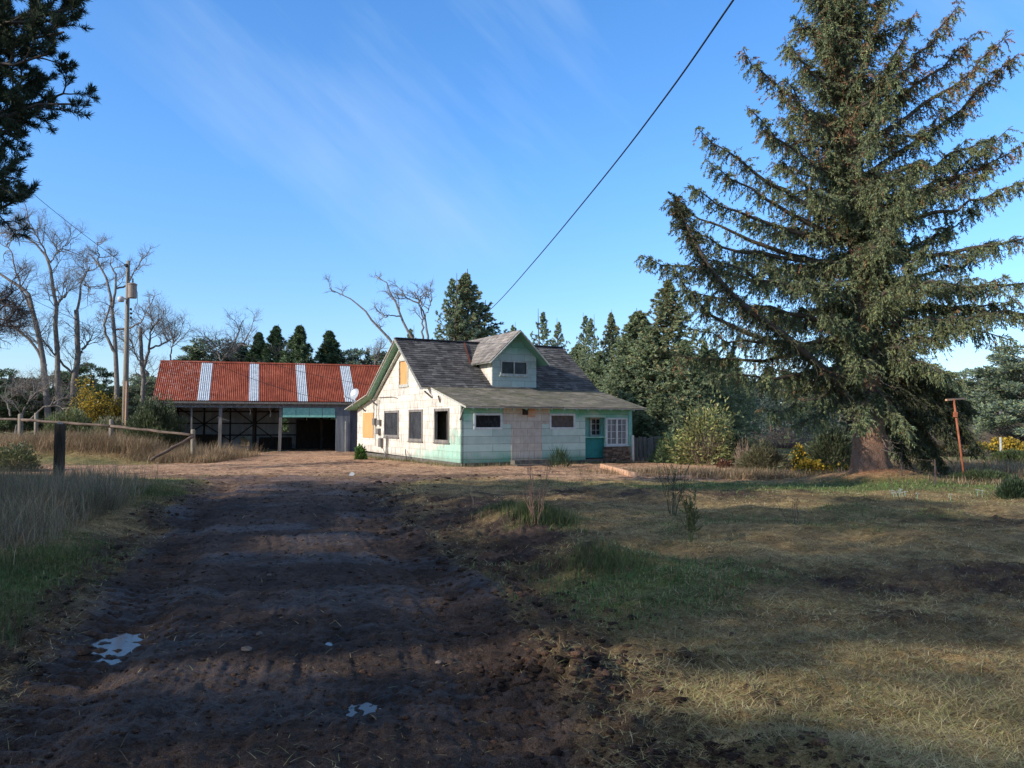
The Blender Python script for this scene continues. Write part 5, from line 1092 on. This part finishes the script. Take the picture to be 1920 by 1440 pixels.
bush(205, 818, 40, 70, 34, 'low olive broom in front of the utility pole', [(.16, .17, .08), (.20, .18, .10)], 5000, .16, 54, spiky=2.2, wd=.22)
bush(290, 850, 37.6, 112, 100, 'rounded dark green broom bush at the left corner of the barn', [(.055, .075, .03), (.08, .10, .045), (.11, .125, .06)], 16000, .15, 55, spiky=1.6, wd=.28, aspect=.8)
bush(262, 850, 38.9, 50, 76, 'upright green broom bush just right of the utility pole', GR, 6000, .15, 56, spiky=2.0, wd=.25)
bush(676, 862, 35.5, 17, 24, 'small bright green weed at the rear corner of the cottage wall', [(.10, .20, .04), (.07, .14, .03)], 500, .14, 57, stems=8, cat='weed', name='weed', wd=.6)
bush(1050, 880, 28.6, 36, 30, 'dark green tuft of rushes against the cottage front', [(.03, .055, .022), (.05, .08, .03)], 420, .36, 58, stems=0, spiky=1.8, cat='rush tuft', name='rush_tuft', wd=.04, lump=.4)
bush(1322, 880, 31.5, 118, 112, 'broad leaved shrub with yellowish drooping leaves beside the board fence', [(.32, .32, .11), (.20, .23, .08), (.38, .34, .14), (.08, .11, .04)], 4200, .17, 59, stems=120, spiky=-.1, scol=(.24, .18, .12), wd=.34, lump=.5, name='rhododendron_bush')
bush(1262, 890, 33, 75, 70, 'dark shaded undergrowth between the board fence and the broad leaved shrub', DK, 6000, .14, 60, stems=30, name='undergrowth')
bush(1375, 888, 32.5, 90, 75, 'dark tangled shrub right of the broad leaved shrub', DK + [(.09, .09, .04)], 6000, .13, 61, stems=60, scol=(.25, .19, .14), name='shrub')
bush(1432, 896, 26, 92, 62, 'heap of cut broom and dry brush beside the yellow gorse', [(.17, .16, .08), (.23, .18, .11), (.12, .13, .06)], 9000, .15, 62, stems=120, spiky=.3, wd=.14, scol=(.30, .22, .15), cat='brush pile', name='brush_pile')
bush(1395, 892, 27, 45, 80, 'tall bare brushwood sticking up behind the brush pile', [(.16, .13, .09), (.20, .15, .10)], 500, .12, 63, stems=90, scol=(.30, .21, .15), cat='brush pile', name='brush_pile', wd=.1)
bush(1522, 893, 25, 62, 24, 'low bright yellow gorse blossom just left of the spruce trunk', GR, 2600, .09, 64, flowers=(2600, -.1, .085), name='gorse_bush')
bush(1572, 893, 24.5, 40, 20, 'small yellow gorse touching the left foot of the spruce trunk', GR, 1600, .09, 65, flowers=(700, 0, .075), name='gorse_bush')
bush(1500, 872, 27, 26, 36, 'thin upright gorse with a few yellow flowers behind the brush pile', GR, 1400, .10, 66, flowers=(420, .1, .08), name='gorse_bush')
bush(1562, 880, 28, 90, 78, 'dark young spruce boughs behind the yellow gorse left of the trunk', [(.06, .08, .04), (.09, .10, .05)], 7000, .14, 67, name='shrub', wd=.3)
bush(1640, 846, 46, 130, 34, 'brown bramble bank behind the wire fence', [(.13, .09, .07), (.17, .12, .09), (.10, .085, .05)], 6000, .14, 68, stems=160, scol=(.20, .14, .12), wd=.1, name='bramble_patch', cat='brambles', aspect=.5)
bush(1470, 850, 52, 170, 46, 'reddish brown bramble bank in the gap left of the spruce', [(.14, .09, .08), (.18, .12, .10)], 6000, .15, 69, stems=200, scol=(.22, .15, .14), wd=.1, name='bramble_patch', cat='brambles', aspect=.4)
bush(1790, 850, 50, 170, 56, 'greyish bare bramble thicket behind the clothesline post', [(.18, .14, .12), (.22, .17, .14)], 3500, .15, 70, stems=420, scol=(.27, .21, .18), wd=.1, name='bramble_patch', cat='brambles', aspect=.4)
bush(1900, 850, 48, 150, 62, 'greyish bare thicket at the right edge behind the gorse', [(.20, .15, .13), (.22, .17, .14)], 3000, .15, 71, stems=420, scol=(.30, .23, .2), wd=.1, name='bramble_patch', cat='brambles', aspect=.4)
bush(1888, 868, 42, 62, 46, 'bright yellow gorse mound at the right edge of the field', GO, 5000, .11, 72, flowers=(4200, .1, .10), name='gorse_bush')
bush(1838, 868, 41, 66, 36, 'gorse with a thin line of yellow flowers right of the clothesline post', GO, 5000, .11, 73, flowers=(1200, .35, .09), name='gorse_bush')
bush(1905, 888, 33, 90, 40, 'green gorse mound at the right edge in front of the yellow one', GR, 7000, .13, 74, name='gorse_bush', spiky=1.2, wd=.25)
bush(1800, 870, 39, 120, 18, 'dull low scrub along the far side of the field', [(.14, .11, .08), (.10, .10, .05)], 5000, .13, 75, name='shrub', aspect=.3)
bush(1902, 960, 15.8, 46, 58, 'leafy dark gorse sprig at the right edge on the shaded grass', [(.035, .055, .03), (.05, .075, .035)], 2600, .10, 76, name='gorse_bush', spiky=1.6, wd=.2, stems=40)
bush(1840, 910, 21.5, 110, 26, 'low dark gorse clump on the sunlit grass right of the spruce', [(.05, .075, .03), (.08, .10, .04)], 4200, .10, 77, name='gorse_bush', spiky=1.4, wd=.2)
bush(30, 860, 27, 80, 26, 'low green bramble at the left edge beside the track', [(.10, .13, .05), (.14, .15, .07)], 2500, .10, 78, name='bramble_patch', cat='brambles')
bush(1360, 884, 29, 30, 12, 'torn up root clump at the edge of the dirt', [(.22, .10, .06), (.14, .08, .05)], 900, .09, 79, name='root_clump', cat='root clump', stems=25, scol=(.2, .1, .06))
# slender broom saplings and twigs standing on the shaded lot
def sapling(px, ybase, wpx, hpx, n, col, label, seed, r=.006, leaf=None, name='sapling', lean=.3, kidn=5):
    g0 = G(px, ybase); rng = NG(seed); root = empty(name, (g0.x, g0.y, Hs(g0.x, g0.y)), 0, label=label, cat='sapling'); d = g0.y; h = hpx / F * d; w = wpx / F * d / 2; s = []
    for k in range(n):
        a = rng.uniform(0, 6.28); q = rng.uniform(.1, 1) * w; hh = h * rng.uniform(.45, 1); s.append(bez(np.array([math.cos(a) * w * .1, math.sin(a) * w * .1, -.05]), np.array([math.cos(a) * q, math.sin(a) * q, hh]), -.02, 8, rng, .012))
    tb = TB(); s = np.stack(s); tb.add(s, r, r * .35, 5, col); b, _ = kids(s, kidn, rng, .3, 1, h * .3, .6, .3, 5, .15, .3, .9); tb.add(b, r * .5, r * .2, 4, col); tb.build('stems', 'twig', root)
    if leaf:
        p, d_, t, _ = along(np.concatenate([s[:, 2::1][:, :5], b]), leaf[0], rng, .1, 1); L_ = rng.uniform(.5, 1.2, len(p)) * leaf[1]; leaves('foliage', p, unit(d_ + rng.normal(0, .5, p.shape)), L_, L_ * .3, colmix(len(p), rng, leaf[2], [1] * len(leaf[2]), .3), rng, 'leaf', root)
    return root
sapling(1003, 1008, 85, 125, 11, (.34, .20, .14), 'reddish bare twig shrub rising from the green tuft beside the driveway', 81, .006)
sapling(1262, 985, 70, 130, 14, (.07, .08, .05), 'tall wispy dark broom sapling in the middle of the shaded lot', 82, .005, (14, .03, [(.05, .065, .035), (.07, .08, .04)]))
sapling(1296, 1040, 44, 95, 12, (.10, .11, .05), 'bushy upright broom seedling in front of the wispy one', 83, .004, (26, .035, [(.07, .10, .04), (.12, .12, .05)]))
sapling(888, 965, 40, 100, 3, (.30, .22, .16), 'pair of thin curved twigs at the right shoulder of the driveway', 84, .004, kidn=2)
sapling(1100, 1100, 60, 55, 6, (.07, .05, .04), 'short dark twigs on the green patch right of the driveway', 85, .004, kidn=2)
sapling(1700, 960, 120, 70, 6, (.12, .07, .05), 'thorny reddish stem arching over the sunlit grass by the spruce', 86, .005, kidn=3)
sapling(190, 970, 60, 60, 5, (.40, .34, .25), 'pale dry stalks standing beside the dark gate post', 87, .004, kidn=2)
sapling(1490, 1010, 120, 60, 6, (.10, .07, .06), 'scattered dark twigs on the right side of the shaded lot', 88, .004, kidn=3)
# ================================================================== near pine (upper left of the view)
def near_pine():
    rng = NG(91); bx, by = -11.2, 12.0; root = empty('pine_tree', (bx, by, 0), 0, label='dark pine with heavy clumped boughs hanging in at the upper left', cat='tree'); o = np.array([bx, by, 0])
    tb = TB(); tb.add(bez(-UP * .3, np.array([.5, .3, 15.]), 0, 14, rng, .05), .34, .08, 12, (.12, .09, .075)); tb.build('trunk', 'bark', root)
    lim = []
    for (z0, px, py, d, sg) in [(7.6, 150, 10, 12, .2), (8.2, 175, -30, 12, .2), (7.2, 120, 60, 11.8, .2), (6.6, 140, 195, 12, .15), (6.2, 120, 175, 12.4, .2), (6.9, 90, 100, 11.6, .15), (6.2, 28, 245, 12, .15), (5.6, 30, 335, 12, .1), (5.1, 10, 388, 12, .1), (6.5, 60, 150, 12.6, .2), (7.8, 130, 25, 12.6, .2), (5.3, 0, 350, 11.5, .1), (8.8, 120, -90, 12, .2), (9, 60, -120, 11.5, .2), (7.4, 60, 40, 11.4, .2), (7.5, 30, 70, 12.8, .2), (6.0, -10, 235, 12.3, .1)]:
        lim.append(bez(np.array([.2, 0, z0]), A3(P(px, py, d)) - o, sg, 9, rng, .06))
    for k in range(26):
        az = rng.uniform(1.2, 5.4); z0 = rng.uniform(4.5, 14); L = 4.2 * (1.2 - z0 / 17); lim.append(bez(np.array([.2, 0, z0]), np.array([math.cos(az) * L, math.sin(az) * L, z0 + L * .25]), .2, 9, rng, .08))
    par = np.stack(lim); tb = TB(); tb.add(par, .055, .015, 6, (.10, .08, .065)); b, t = kids(par, 20, rng, .35, 1.0, .72, .9, .15, 5, .15, .35, .8); tb.add(b, .014, .006, 4, (.10, .08, .065)); c, _ = kids(b, 4, rng, .3, 1, .28, .7, .3, 5, .15, .2, .8); tb.add(c, .006, .004, 3, (.10, .08, .065)); tb.build('limbs', 'twig', root)
    ends = np.concatenate([b, c]); p, d, t, _ = along(ends, 90, rng, .40, 1.0); n = len(p); w = unit(rng.normal(size=(n, 3))); dd = unit(d * .7 + w * .8 + UP * .2); L_ = rng.uniform(.07, .13, n)
    leaves('crown', p, dd, L_, L_ * .11, colmix(n, rng, [(.05, .075, .04), (.065, .085, .045), (.03, .045, .03)], [1, 1, 1], .3), rng, 'needle', root)
near_pine()
# ================================================================== trees left of the camera, whose shadows fall across the lot
def lit(px, py):
    edge = np.interp(px, [-3000, 0, 100, 178, 320, 480, 700, 860, 960, 1100, 1296, 1558, 1733, 1920, 3500], [860, 880, 884, 888, 898, 900, 898, 895, 893, 900, 918, 932, 946, 960, 1050])
    a = py < edge
    t1 = np.interp(px, [-400, 75, 250, 420, 650, 900, 1045, 1150, 1325, 1560, 1920, 2600], [1330, 1298, 1276, 1258, 1255, 1212, 1212, 1240, 1272, 1300, 1362, 1480])
    b1 = np.interp(px, [-400, 75, 250, 420, 650, 900, 1080, 1237, 1383, 1675, 1920, 2600], [1345, 1312, 1298, 1292, 1280, 1262, 1280, 1312, 1326, 1372, 1425, 1600])
    b = (py > t1 - 4) & (py < b1 + 3)
    t2 = np.interp(px, [1540, 1700, 1920, 2600], [1222, 1235, 1250, 1310]); b2 = np.interp(px, [1540, 1700, 1920, 2600], [1226, 1262, 1285, 1360])
    c = (px > 1540) & (py > t2) & (py < b2)
    t3 = np.interp(px, [1780, 1920, 2600], [1325, 1312, 1330]); c2 = (px > 1820) & (py > t3) & (py < t3 + 26)
    d = (px > 1300) & (px < 1570) & (py > 943 + (px - 1300) * .02) & (py < 958 + (px - 1300) * .02)
    e = (px > 1030) & (px < 1140) & (py > 929) & (py < 939)
    f = (px > 640) & (px < 745) & (py > 984) & (py < 992)
    g = (px > 470) & (px < 740) & (py > 1020) & (py < 1034)
    h = (px > 380) & (px < 520) & (py > 916) & (py < 924)
    i = (px > 940) & (px < 1060) & (py > 996) & (py < 1012)
    return a | b | c | c2 | d | e | f | g | h | i
def shade_trees():
    S = np.array([SAZ.x, SAZ.y]); Wv = np.array([-S[1], S[0]]); tel = math.tan(SEL)
    cs = [-31.5, -28.5, -25.2, -22.3, -19.2, -16.0, -13, -10, -7, -3.6, -.2, 3.4]; rng0 = NG(5)
    if Wv[1] > 0: Wv = -Wv
    nm = ['first', 'second']; 
    for k, c in enumerate(cs):
        rng = NG(300 + k); a = 22 + rng.uniform(-2.5, 2.5); pos = S * a + Wv * c; hgt = rng.uniform(20, 23)
        pos[0] = min(pos[0], -.80 * max(pos[1], 0) - 5)
        root = empty('pine_tree', (pos[0], pos[1], 0), 0, label='tall dark evergreen in the row left of the driveway, outside the picture', cat='tree', group='tall evergreens left of the driveway')
        tb = TB(); tb.add(bez(-UP * .3, np.array([0, 0, 9.]), 0, 8, rng, .05), .3, .16, 8, (.12, .09, .07)); tb.build('trunk', 'twig', root)
        n = 34000; z = rng.uniform(2.0, hgt, n); rmax = 3.3 * np.clip((hgt + 3 - z) / (hgt - 3), 0, 1) ** .6; az = rng.uniform(0, 6.283, n); r = rmax * np.sqrt(rng.uniform(0, 1, n))
        p = np.stack([r * np.cos(az), r * np.sin(az), z], 1)
        keep = vn(p[:, 0] * 1.1 + 50 * k, z * 1.5, 7) + vn(p[:, 1] * 1.1, z * 1.5 + 9, 8) > .62
        gx = pos[0] + p[:, 0] - S[0] * z / tel; gy = pos[1] + p[:, 1] - S[1] * z / tel
        jx, jy = (fbm(gx * 1.3, gy * 1.3, 77, 3) - .5) * 1.0, (fbm(gx * 1.3, gy * 1.3, 99, 3) - .5) * .1
        qx, qy = proj(gx, gy * (1 + jy)); keep &= ~((lit(qx, qy) | lit(qx, qy + 9) | lit(qx, qy - 9)) & (gy > .5)); mid = ss(.50, .58, fbm(gx * .22 + 3, gy * .75, 55, 3)) * ss(8.5, 10, gy) * ss(-1, 1, gx - xr(gy)); keep &= rng.random(n) > mid * .62; keep &= ~((gy > 29)); keep &= ~((gx > 30))
        p = p[keep]; m = len(p); d = unit(np.stack([p[:, 0], p[:, 1], np.zeros(m)], 1) + rng.normal(0, .8, (m, 3)) - UP * .3); L_ = rng.uniform(.14, .28, m)
        leaves('crown', p, d, L_, L_ * .5, colmix(m, rng, DK, [1, 1, 1], .3), rng, 'needle', root)
shade_trees()
# ================================================================== grass, straw, dry grass (stuff)
def blades(name, x, y, h, wdt, lean, col, rng, zo=0.0, mat='grass', laz=None, curve=.6):
    n = len(x); z = H0(x, y) + zo
    sp = np.clip(y, 2.5, None) * .004; z = H(x, y, sp) + zo
    az = rng.uniform(0, 2 * math.pi, n) if laz is None else laz; dx, dy = np.cos(az), np.sin(az); sx, sy = -dy, dx
    b = np.stack([x, y, z - .01], 1); ct, st = np.cos(lean), np.sin(lean)
    m = b + np.stack([dx * st * h * .5, dy * st * h * .5, ct * h * .55], 1)
    l2 = np.minimum(lean * (1 + curve), 1.55); t = m + np.stack([dx * np.sin(l2) * h * .5, dy * np.sin(l2) * h * .5, np.cos(l2) * h * .45], 1)
    s = np.stack([sx, sy, np.zeros(n)], 1) * (wdt / 2)[:, None]
    V = np.stack([b - s, b + s, m + s * .8, m - s * .8, t], 1).reshape(-1, 3); i = np.arange(n)[:, None] * 5
    T = np.concatenate([i + np.array([[0, 1, 2]]), i + np.array([[0, 2, 3]]), i + np.array([[3, 2, 4]])]); C = np.repeat(col, 5, 0)
    return npmesh(name, V, T, C, mat)
def samp(n, y0, y1, rng, x0=-1., x1=1., pw=1.0):
    y = (y0 ** (1 - pw) + rng.random(n) * (y1 ** (1 - pw) - y0 ** (1 - pw))) ** (1 / (1 - pw)) if pw != 1 else y0 * (y1 / y0) ** rng.random(n)
    x = rng.uniform(x0, x1, n) * .70 * y; return x, y
rng = NG(401)
x, y = samp(420000, 2.6, 30, rng, pw=1.25); dr, yd, mu, gr, n1, n2, n3 = zones(x, y)
k = (rng.random(len(x)) < np.clip(gr * 1.35 - .12, 0, 1) * (1 - mu) * (1 - dr) * (1 - yd)); x, y = x[k], y[k]; gr = gr[k]; n = len(x)
h = rng.uniform(.02, .07, n) * (.45 + .55 * ss(3.5, 7, y)) * (1 + .9 * gs(x, y, .7, 10.6, .6, .6)) * (1 + y * .022); w_ = h * .10 + .0012 * y * .3
o = blades('grass', x, y, h, w_, rng.uniform(.1, 1.1, n), colmix(n, rng, [(.13, .21, .06), (.19, .27, .08), (.27, .26, .11), (.09, .14, .045)], [4, 3, 2, 3], .25), rng)
tag(o, 'short green grass on the lot and verges', 'grass', kind='stuff')
x, y = samp(620000, 2.5, 30, rng, pw=1.35); dr, yd, mu, gr, n1, n2, n3 = zones(x, y)
pr = np.clip(.95 - .75 * gr + n1 * 1.6, .05, 1) * (1 - .96 * mu) * (1 - .992 * dr) * (1 - .95 * yd) * ss(.25, .6, fbm(x * 1.1, y * 1.1, 66, 4) + .12); k = rng.random(len(x)) < pr; x, y = x[k], y[k]; n = len(x)
h = rng.uniform(.015, .085, n) * (1 + y * .03) * (.4 + 1.3 * vn(x * 2.2, y * 2.2, 5)); pc = (.55 + .9 * fbm(x * 1.6, y * 1.6, 67, 3))[:, None]
o = blades('straw', x, y, h, .0013 + y * .0004 + 0 * h, rng.uniform(1.15, 1.56, n), pc * colmix(n, rng, [(.50, .40, .20), (.66, .55, .32), (.27, .19, .10), (.42, .42, .17)], [4, 2, 4, 3], .3), rng, zo=.012, curve=.1)
tag(o, 'mown straw and dead grass lying over the lot', 'straw', kind='stuff')
# debris flecks on the driveway
x, y = samp(3500, 2.6, 24, rng, pw=1.2); dr = zones(x, y)[0]; k = dr > .5; x, y = x[k], y[k]; n = len(x)
o = blades('straw', x, y, rng.uniform(.01, .045, n), .0014 + y * .0004, np.full(n, 1.45), colmix(n, rng, [(.28, .20, .13), (.14, .10, .07)], [1, 2], .3), rng, zo=.008, curve=.0); tag(o, 'sparse straw bits trodden into the driveway', 'straw', kind='stuff')
# tall dry grass
def patch(lst, rng):
    X = []; Y = []; Hh = []
    for (cx, cy, rx, ry, n, h) in lst:
        u = rng.normal(0, .5, (n, 2)); X.append(cx + u[:, 0] * rx); Y.append(cy + u[:, 1] * ry); Hh.append(np.full(n, h))
    return np.concatenate(X), np.concatenate(Y), np.concatenate(Hh)
x, y, h = patch([(-7.6, 11.3, 1.7, 2.6, 11000, .62), (-9.5, 15.0, 2.4, 3.0, 9000, .55), (-6.3, 8.6, 1.1, 1.6, 5000, .42), (-13, 19, 3, 2.5, 5000, .4), (-7.0, 12.9, 1.2, 1.2, 3000, .7)], rng)
k = (x < xl(y) - .75) ; x, y, h = x[k], y[k], h[k]; n = len(x); h = h * rng.uniform(.45, 1.2, n) * (.3 + 1.4 * fbm(x * 1.3, y * 1.3, 46, 3))
o = blades('dry_grass', x, y, h, .0026 + y * .0003 + 0 * h, rng.uniform(.1, .95, n), (.5 + 1.0 * fbm(x * 1.1 + 7, y * 1.1, 47, 3))[:, None] * colmix(n, rng, [(.32, .25, .16), (.44, .35, .23), (.19, .14, .10), (.17, .20, .09)], [4, 3, 3, 2], .3), rng)
tag(o, 'tall dead grass on the verge left of the driveway', 'dry grass', kind='stuff')
x, y, h = patch([(-17.3, 34.6, 5.5, 1.3, 16000, .75), (-21, 35.5, 4, 1.6, 9000, .65), (-14.3, 33.4, 1.6, 1.0, 6000, .6), (-16, 37, 6, 2, 9000, .8), (-24, 37.5, 4, 2, 5000, .6), (-12.9, 32.7, .7, .6, 1800, .42)], rng); k = x < -12.2; x, y, h = x[k], y[k], h[k]; n = len(x); h = h * rng.uniform(.35, 1.15, n) * (.35 + 1.2 * fbm(x * 1.5, y * 1.5, 44, 3))
o = blades('dry_grass', x, y, h, np.full(n, .014), rng.uniform(.1, 1.1, n), (.5 + 1.0 * fbm(x * 1.1 + 7, y * 1.1, 45, 3))[:, None] * colmix(n, rng, [(.36, .25, .15), (.44, .33, .21), (.26, .17, .10), (.19, .19, .09)], [4, 3, 3, 1.2], .3), rng)
tag(o, 'tall dead grass around the rail fence', 'dry grass', kind='stuff')
x, y, h = patch([(9.5, 24.6, 5, 1.0, 7000, .28), (14, 24.5, 3, 1.5, 6000, .45), (16, 30, 5, 3, 7000, .35), (5.5, 26, 3, 1.4, 5000, .22), (7.2, 24.2, 1.5, .8, 3000, .35), (13.4, 20.6, 2.5, .8, 2500, .2)], rng); n = len(x); h = h * rng.uniform(.4, 1.2, n)
o = blades('dry_grass', x, y, h, np.full(n, .014), rng.uniform(.2, 1.2, n), colmix(n, rng, [(.36, .24, .14), (.42, .31, .2), (.22, .14, .09), (.2, .2, .09)], [3, 3, 3, 2], .3), rng)
tag(o, 'dead grass and brambles along the wire fence', 'dry grass', kind='stuff')
x, y, h = patch([(.45, 11.6, .42, .45, 2600, .22), (-.1, 12.4, .6, .5, 900, .12), (.95, 8.1, .45, .4, 1500, .14), (-4.9, 7.6, .45, 2.0, 4200, .11), (-4.0, 5.8, .5, .8, 1800, .15), (-7.4, 16.5, 1.2, 2.0, 2500, .15)], rng); n = len(x); h = h * rng.uniform(.5, 1.2, n)
k = (x < xl(y) - .1) | (x > xr(y) - .1); x, y, h = x[k], y[k], h[k]; n = len(x)
o = blades('grass', x, y, h, .004 + y * .0003 + 0 * h, rng.uniform(.1, .9, n), colmix(n, rng, [(.085, .125, .04), (.12, .15, .055), (.18, .17, .085)], [3, 3, 3], .25), rng); tag(o, 'lush green tufts on the driveway shoulders', 'grass', kind='stuff')
# foot of the house walls
x = []; y = []
for k in range(2600):
    if rng.random() < .6: v_ = rng.uniform(0, D); l = (-abs(rng.normal(0, .22)) - .03, v_)
    else: u_ = rng.uniform(-.2, W + .5); l = (u_, -abs(rng.normal(0, .22)) - .05)
    q = HO + Vector((c_ * l[0] - s_ * l[1], s_ * l[0] + c_ * l[1], 0)); x.append(q.x); y.append(q.y)
x = np.array(x); y = np.array(y); n = len(x); o = blades('grass', x, y, rng.uniform(.05, .22, n), np.full(n, .012), rng.uniform(.1, .9, n), colmix(n, rng, [(.28, .22, .11), (.16, .19, .07), (.35, .28, .15)], [2, 2, 1], .25), rng); tag(o, 'sparse weeds along the foot of the cottage walls', 'grass', kind='stuff')
# small loose clods along the driveway edges (uncountable)
def clods():
    rng = NG(77); n = 9000; y = 2.6 * (24 / 2.6) ** rng.random(n); s = rng.random(n) < .72; x = np.where(s, xr(y) + rng.normal(.15, .38, n) * (1 + y * .02), xl(y) + rng.normal(-.05, .22, n))
    x[:500] = rng.normal(.30, .28, 500); y[:500] = rng.normal(4.95, .28, 500); x[500:800] = rng.normal(1.05, .3, 300); y[500:800] = rng.normal(3.6, .22, 300)
    u_ = rng.uniform(0, 1, n); sel = np.arange(n) > 3000; x = np.where(sel, xl(y) + (xr(y) - xl(y)) * u_, x)
    r = rng.gamma(1.6, .0055, n) * (1 + y * .05) + .004; r = np.minimum(r, .026 + .0022 * y); r = np.where(sel, r * .5, r)
    ph = (1 + 5 ** .5) / 2; ico = unit(np.array([(-1, ph, 0), (1, ph, 0), (-1, -ph, 0), (1, -ph, 0), (0, -1, ph), (0, 1, ph), (0, -1, -ph), (0, 1, -ph), (ph, 0, -1), (ph, 0, 1), (-ph, 0, -1), (-ph, 0, 1)], float))
    fc = np.array([(0, 11, 5), (0, 5, 1), (0, 1, 7), (0, 7, 10), (0, 10, 11), (1, 5, 9), (5, 11, 4), (11, 10, 2), (10, 7, 6), (7, 1, 8), (3, 9, 4), (3, 4, 2), (3, 2, 6), (3, 6, 8), (3, 8, 9), (4, 9, 5), (2, 4, 11), (6, 2, 10), (8, 6, 7), (9, 8, 1)])
    z = H(x, y, np.clip(y, 2.5, None) * .004); V = ico[None] * rng.uniform(.6, 1.35, (n, 12, 1)) * r[:, None, None] * np.array([1.3, 1.0, .6]); V = V + np.stack([x, y, z + r * .1], 1)[:, None]
    T = (fc[None] + np.arange(n)[:, None, None] * 12).reshape(-1, 3); C = np.repeat(colmix(n, rng, [(.05, .034, .027), (.085, .055, .040), (.13, .075, .052)], [4, 3, 1], .25), 12, 0)
    o = npmesh('clods', V.reshape(-1, 3), T, C, 'soil', smooth=False, attrs={'wet': np.zeros(n * 12)}); tag(o, 'crumbled mud clods along the driveway shoulders', 'clods', kind='stuff')
clods()
# daffodils by the spruce, litter on the dirt
def flower(px, py, label, k):
    g0 = G(px, py); rng = NG(500 + k); root = empty('daffodil', (g0.x, g0.y, Hs(g0.x, g0.y) + .03), rng.uniform(0, 6), label='small white flower on the shaded grass in front of the spruce', cat='flower', group='white flowers in the grass'); m_ = MB()
    m_.tube([(0, 0, -.03), (0, 0, .09)], .005, 5); m_.build('stalk', 'soffit', root); m_ = MB()
    for i in range(6):
        a = i * math.pi / 3; m_.add([(0, 0, .09), (.03 * math.cos(a - .4), .03 * math.sin(a - .4), .105), (.055 * math.cos(a), .055 * math.sin(a), .10), (.03 * math.cos(a + .4), .03 * math.sin(a + .4), .105)], [(0, 1, 2, 3)])
    m_.build('petals', 'white', root)
for k, (a, b) in enumerate([(1673, 946), (1681, 950), (1687, 947), (1692, 951), (1697, 949), (1676, 952), (1721, 953), (1783, 955), (1833, 943), (1842, 945), (1689, 943)]): flower(a, b, '', k)
g0 = G(659, 894); m_ = MB(); m_.add([(-.08, -.05, .02), (.05, -.07, .0), (.1, .03, .06), (.0, .06, .13), (-.07, .04, .05)], [(0, 1, 2), (0, 2, 3), (0, 3, 4)]); o = m_.build('plastic_scrap', 'white'); o.location = (g0.x, g0.y, Hs(g0.x, g0.y)); tag(o, 'crumpled white scrap lying on the dirt yard', 'litter')
for (px, py, l, lb) in ((30, 851, .9, 'short rusty board lying in the grass left of the track'), (1268, 898, .8, 'broken reddish board lying in the torn soil')):
    g0 = P(px, py, 27 if px < 100 else 23); m_ = MB(); z = Hs(g0.x, g0.y); m_.beam((-l / 2, 0, .05), (l / 2, .08, .09), .18, .04); o = m_.build('board', 'flash' if px < 100 else 'plank'); o.location = (g0.x, g0.y, z + .02); tag(o, lb, 'board')
rng2 = random.Random(3)
for (px, py, s) in ((463, 1232, .04), (487, 1200, .025), (505, 1090, .022), (313, 1000, .03), (822, 1245, .018), (1500, 1240, .02)):
    g0 = G(px, py); vs = []; import itertools
    bm_ = MB(); ph = 1.618; base = [Vector(v).normalized() for v in ((-1, ph, 0), (1, ph, 0), (-1, -ph, 0), (1, -ph, 0), (0, -1, ph), (0, 1, ph), (0, -1, -ph), (0, 1, -ph), (ph, 0, -1), (ph, 0, 1), (-ph, 0, -1), (-ph, 0, 1))]
    bm_.add([v * s * rng2.uniform(.75, 1.2) for v in base], [(0, 11, 5), (0, 5, 1), (0, 1, 7), (0, 7, 10), (0, 10, 11), (1, 5, 9), (5, 11, 4), (11, 10, 2), (10, 7, 6), (7, 1, 8), (3, 9, 4), (3, 4, 2), (3, 2, 6), (3, 6, 8), (3, 8, 9), (4, 9, 5), (2, 4, 11), (6, 2, 10), (8, 6, 7), (9, 8, 1)])
    o = bm_.build('stone', 'stone', smooth=False); o.location = (g0.x, g0.y, float(H(np.array([g0.x]), np.array([g0.y]))[0]) + s * .2); o.scale = (1.2, 1, .7); tag(o, 'small loose stone on the muddy ground', 'stone', 'loose stones')
# far woods closing the horizon
def far_woods():
    rng = NG(600); n = 90000; th = rng.uniform(-.95, .95, n); d = rng.uniform(105, 150, n); x = np.tan(th) * d * .9; y = d
    hgt = 5.0 + 4.5 * fbm(th * 14, th * 0 + 3, 12, 3) + 3.0 * vn(th * 60, th * 0, 14) * vn(th * 170, th * 0, 15) - 1.0
    z = hgt * rng.uniform(0, 1, n) ** .8; p = np.stack([x, y, z + H0(x, y)], 1); L_ = rng.uniform(.5, 1.1, n)
    o = leaves('far_woods', p, unit(rng.normal(size=(n, 3)) + UP * .7), L_, L_ * .6, colmix(n, rng, [(.06, .075, .05), (.09, .10, .065), (.13, .11, .085)], [3, 3, 2], .25) * (.7 + .6 * vn(th * 40, z, 3))[:, None], rng, 'needle', None); tag(o, 'far low woods along the horizon', 'woods', kind='stuff')
far_woods()
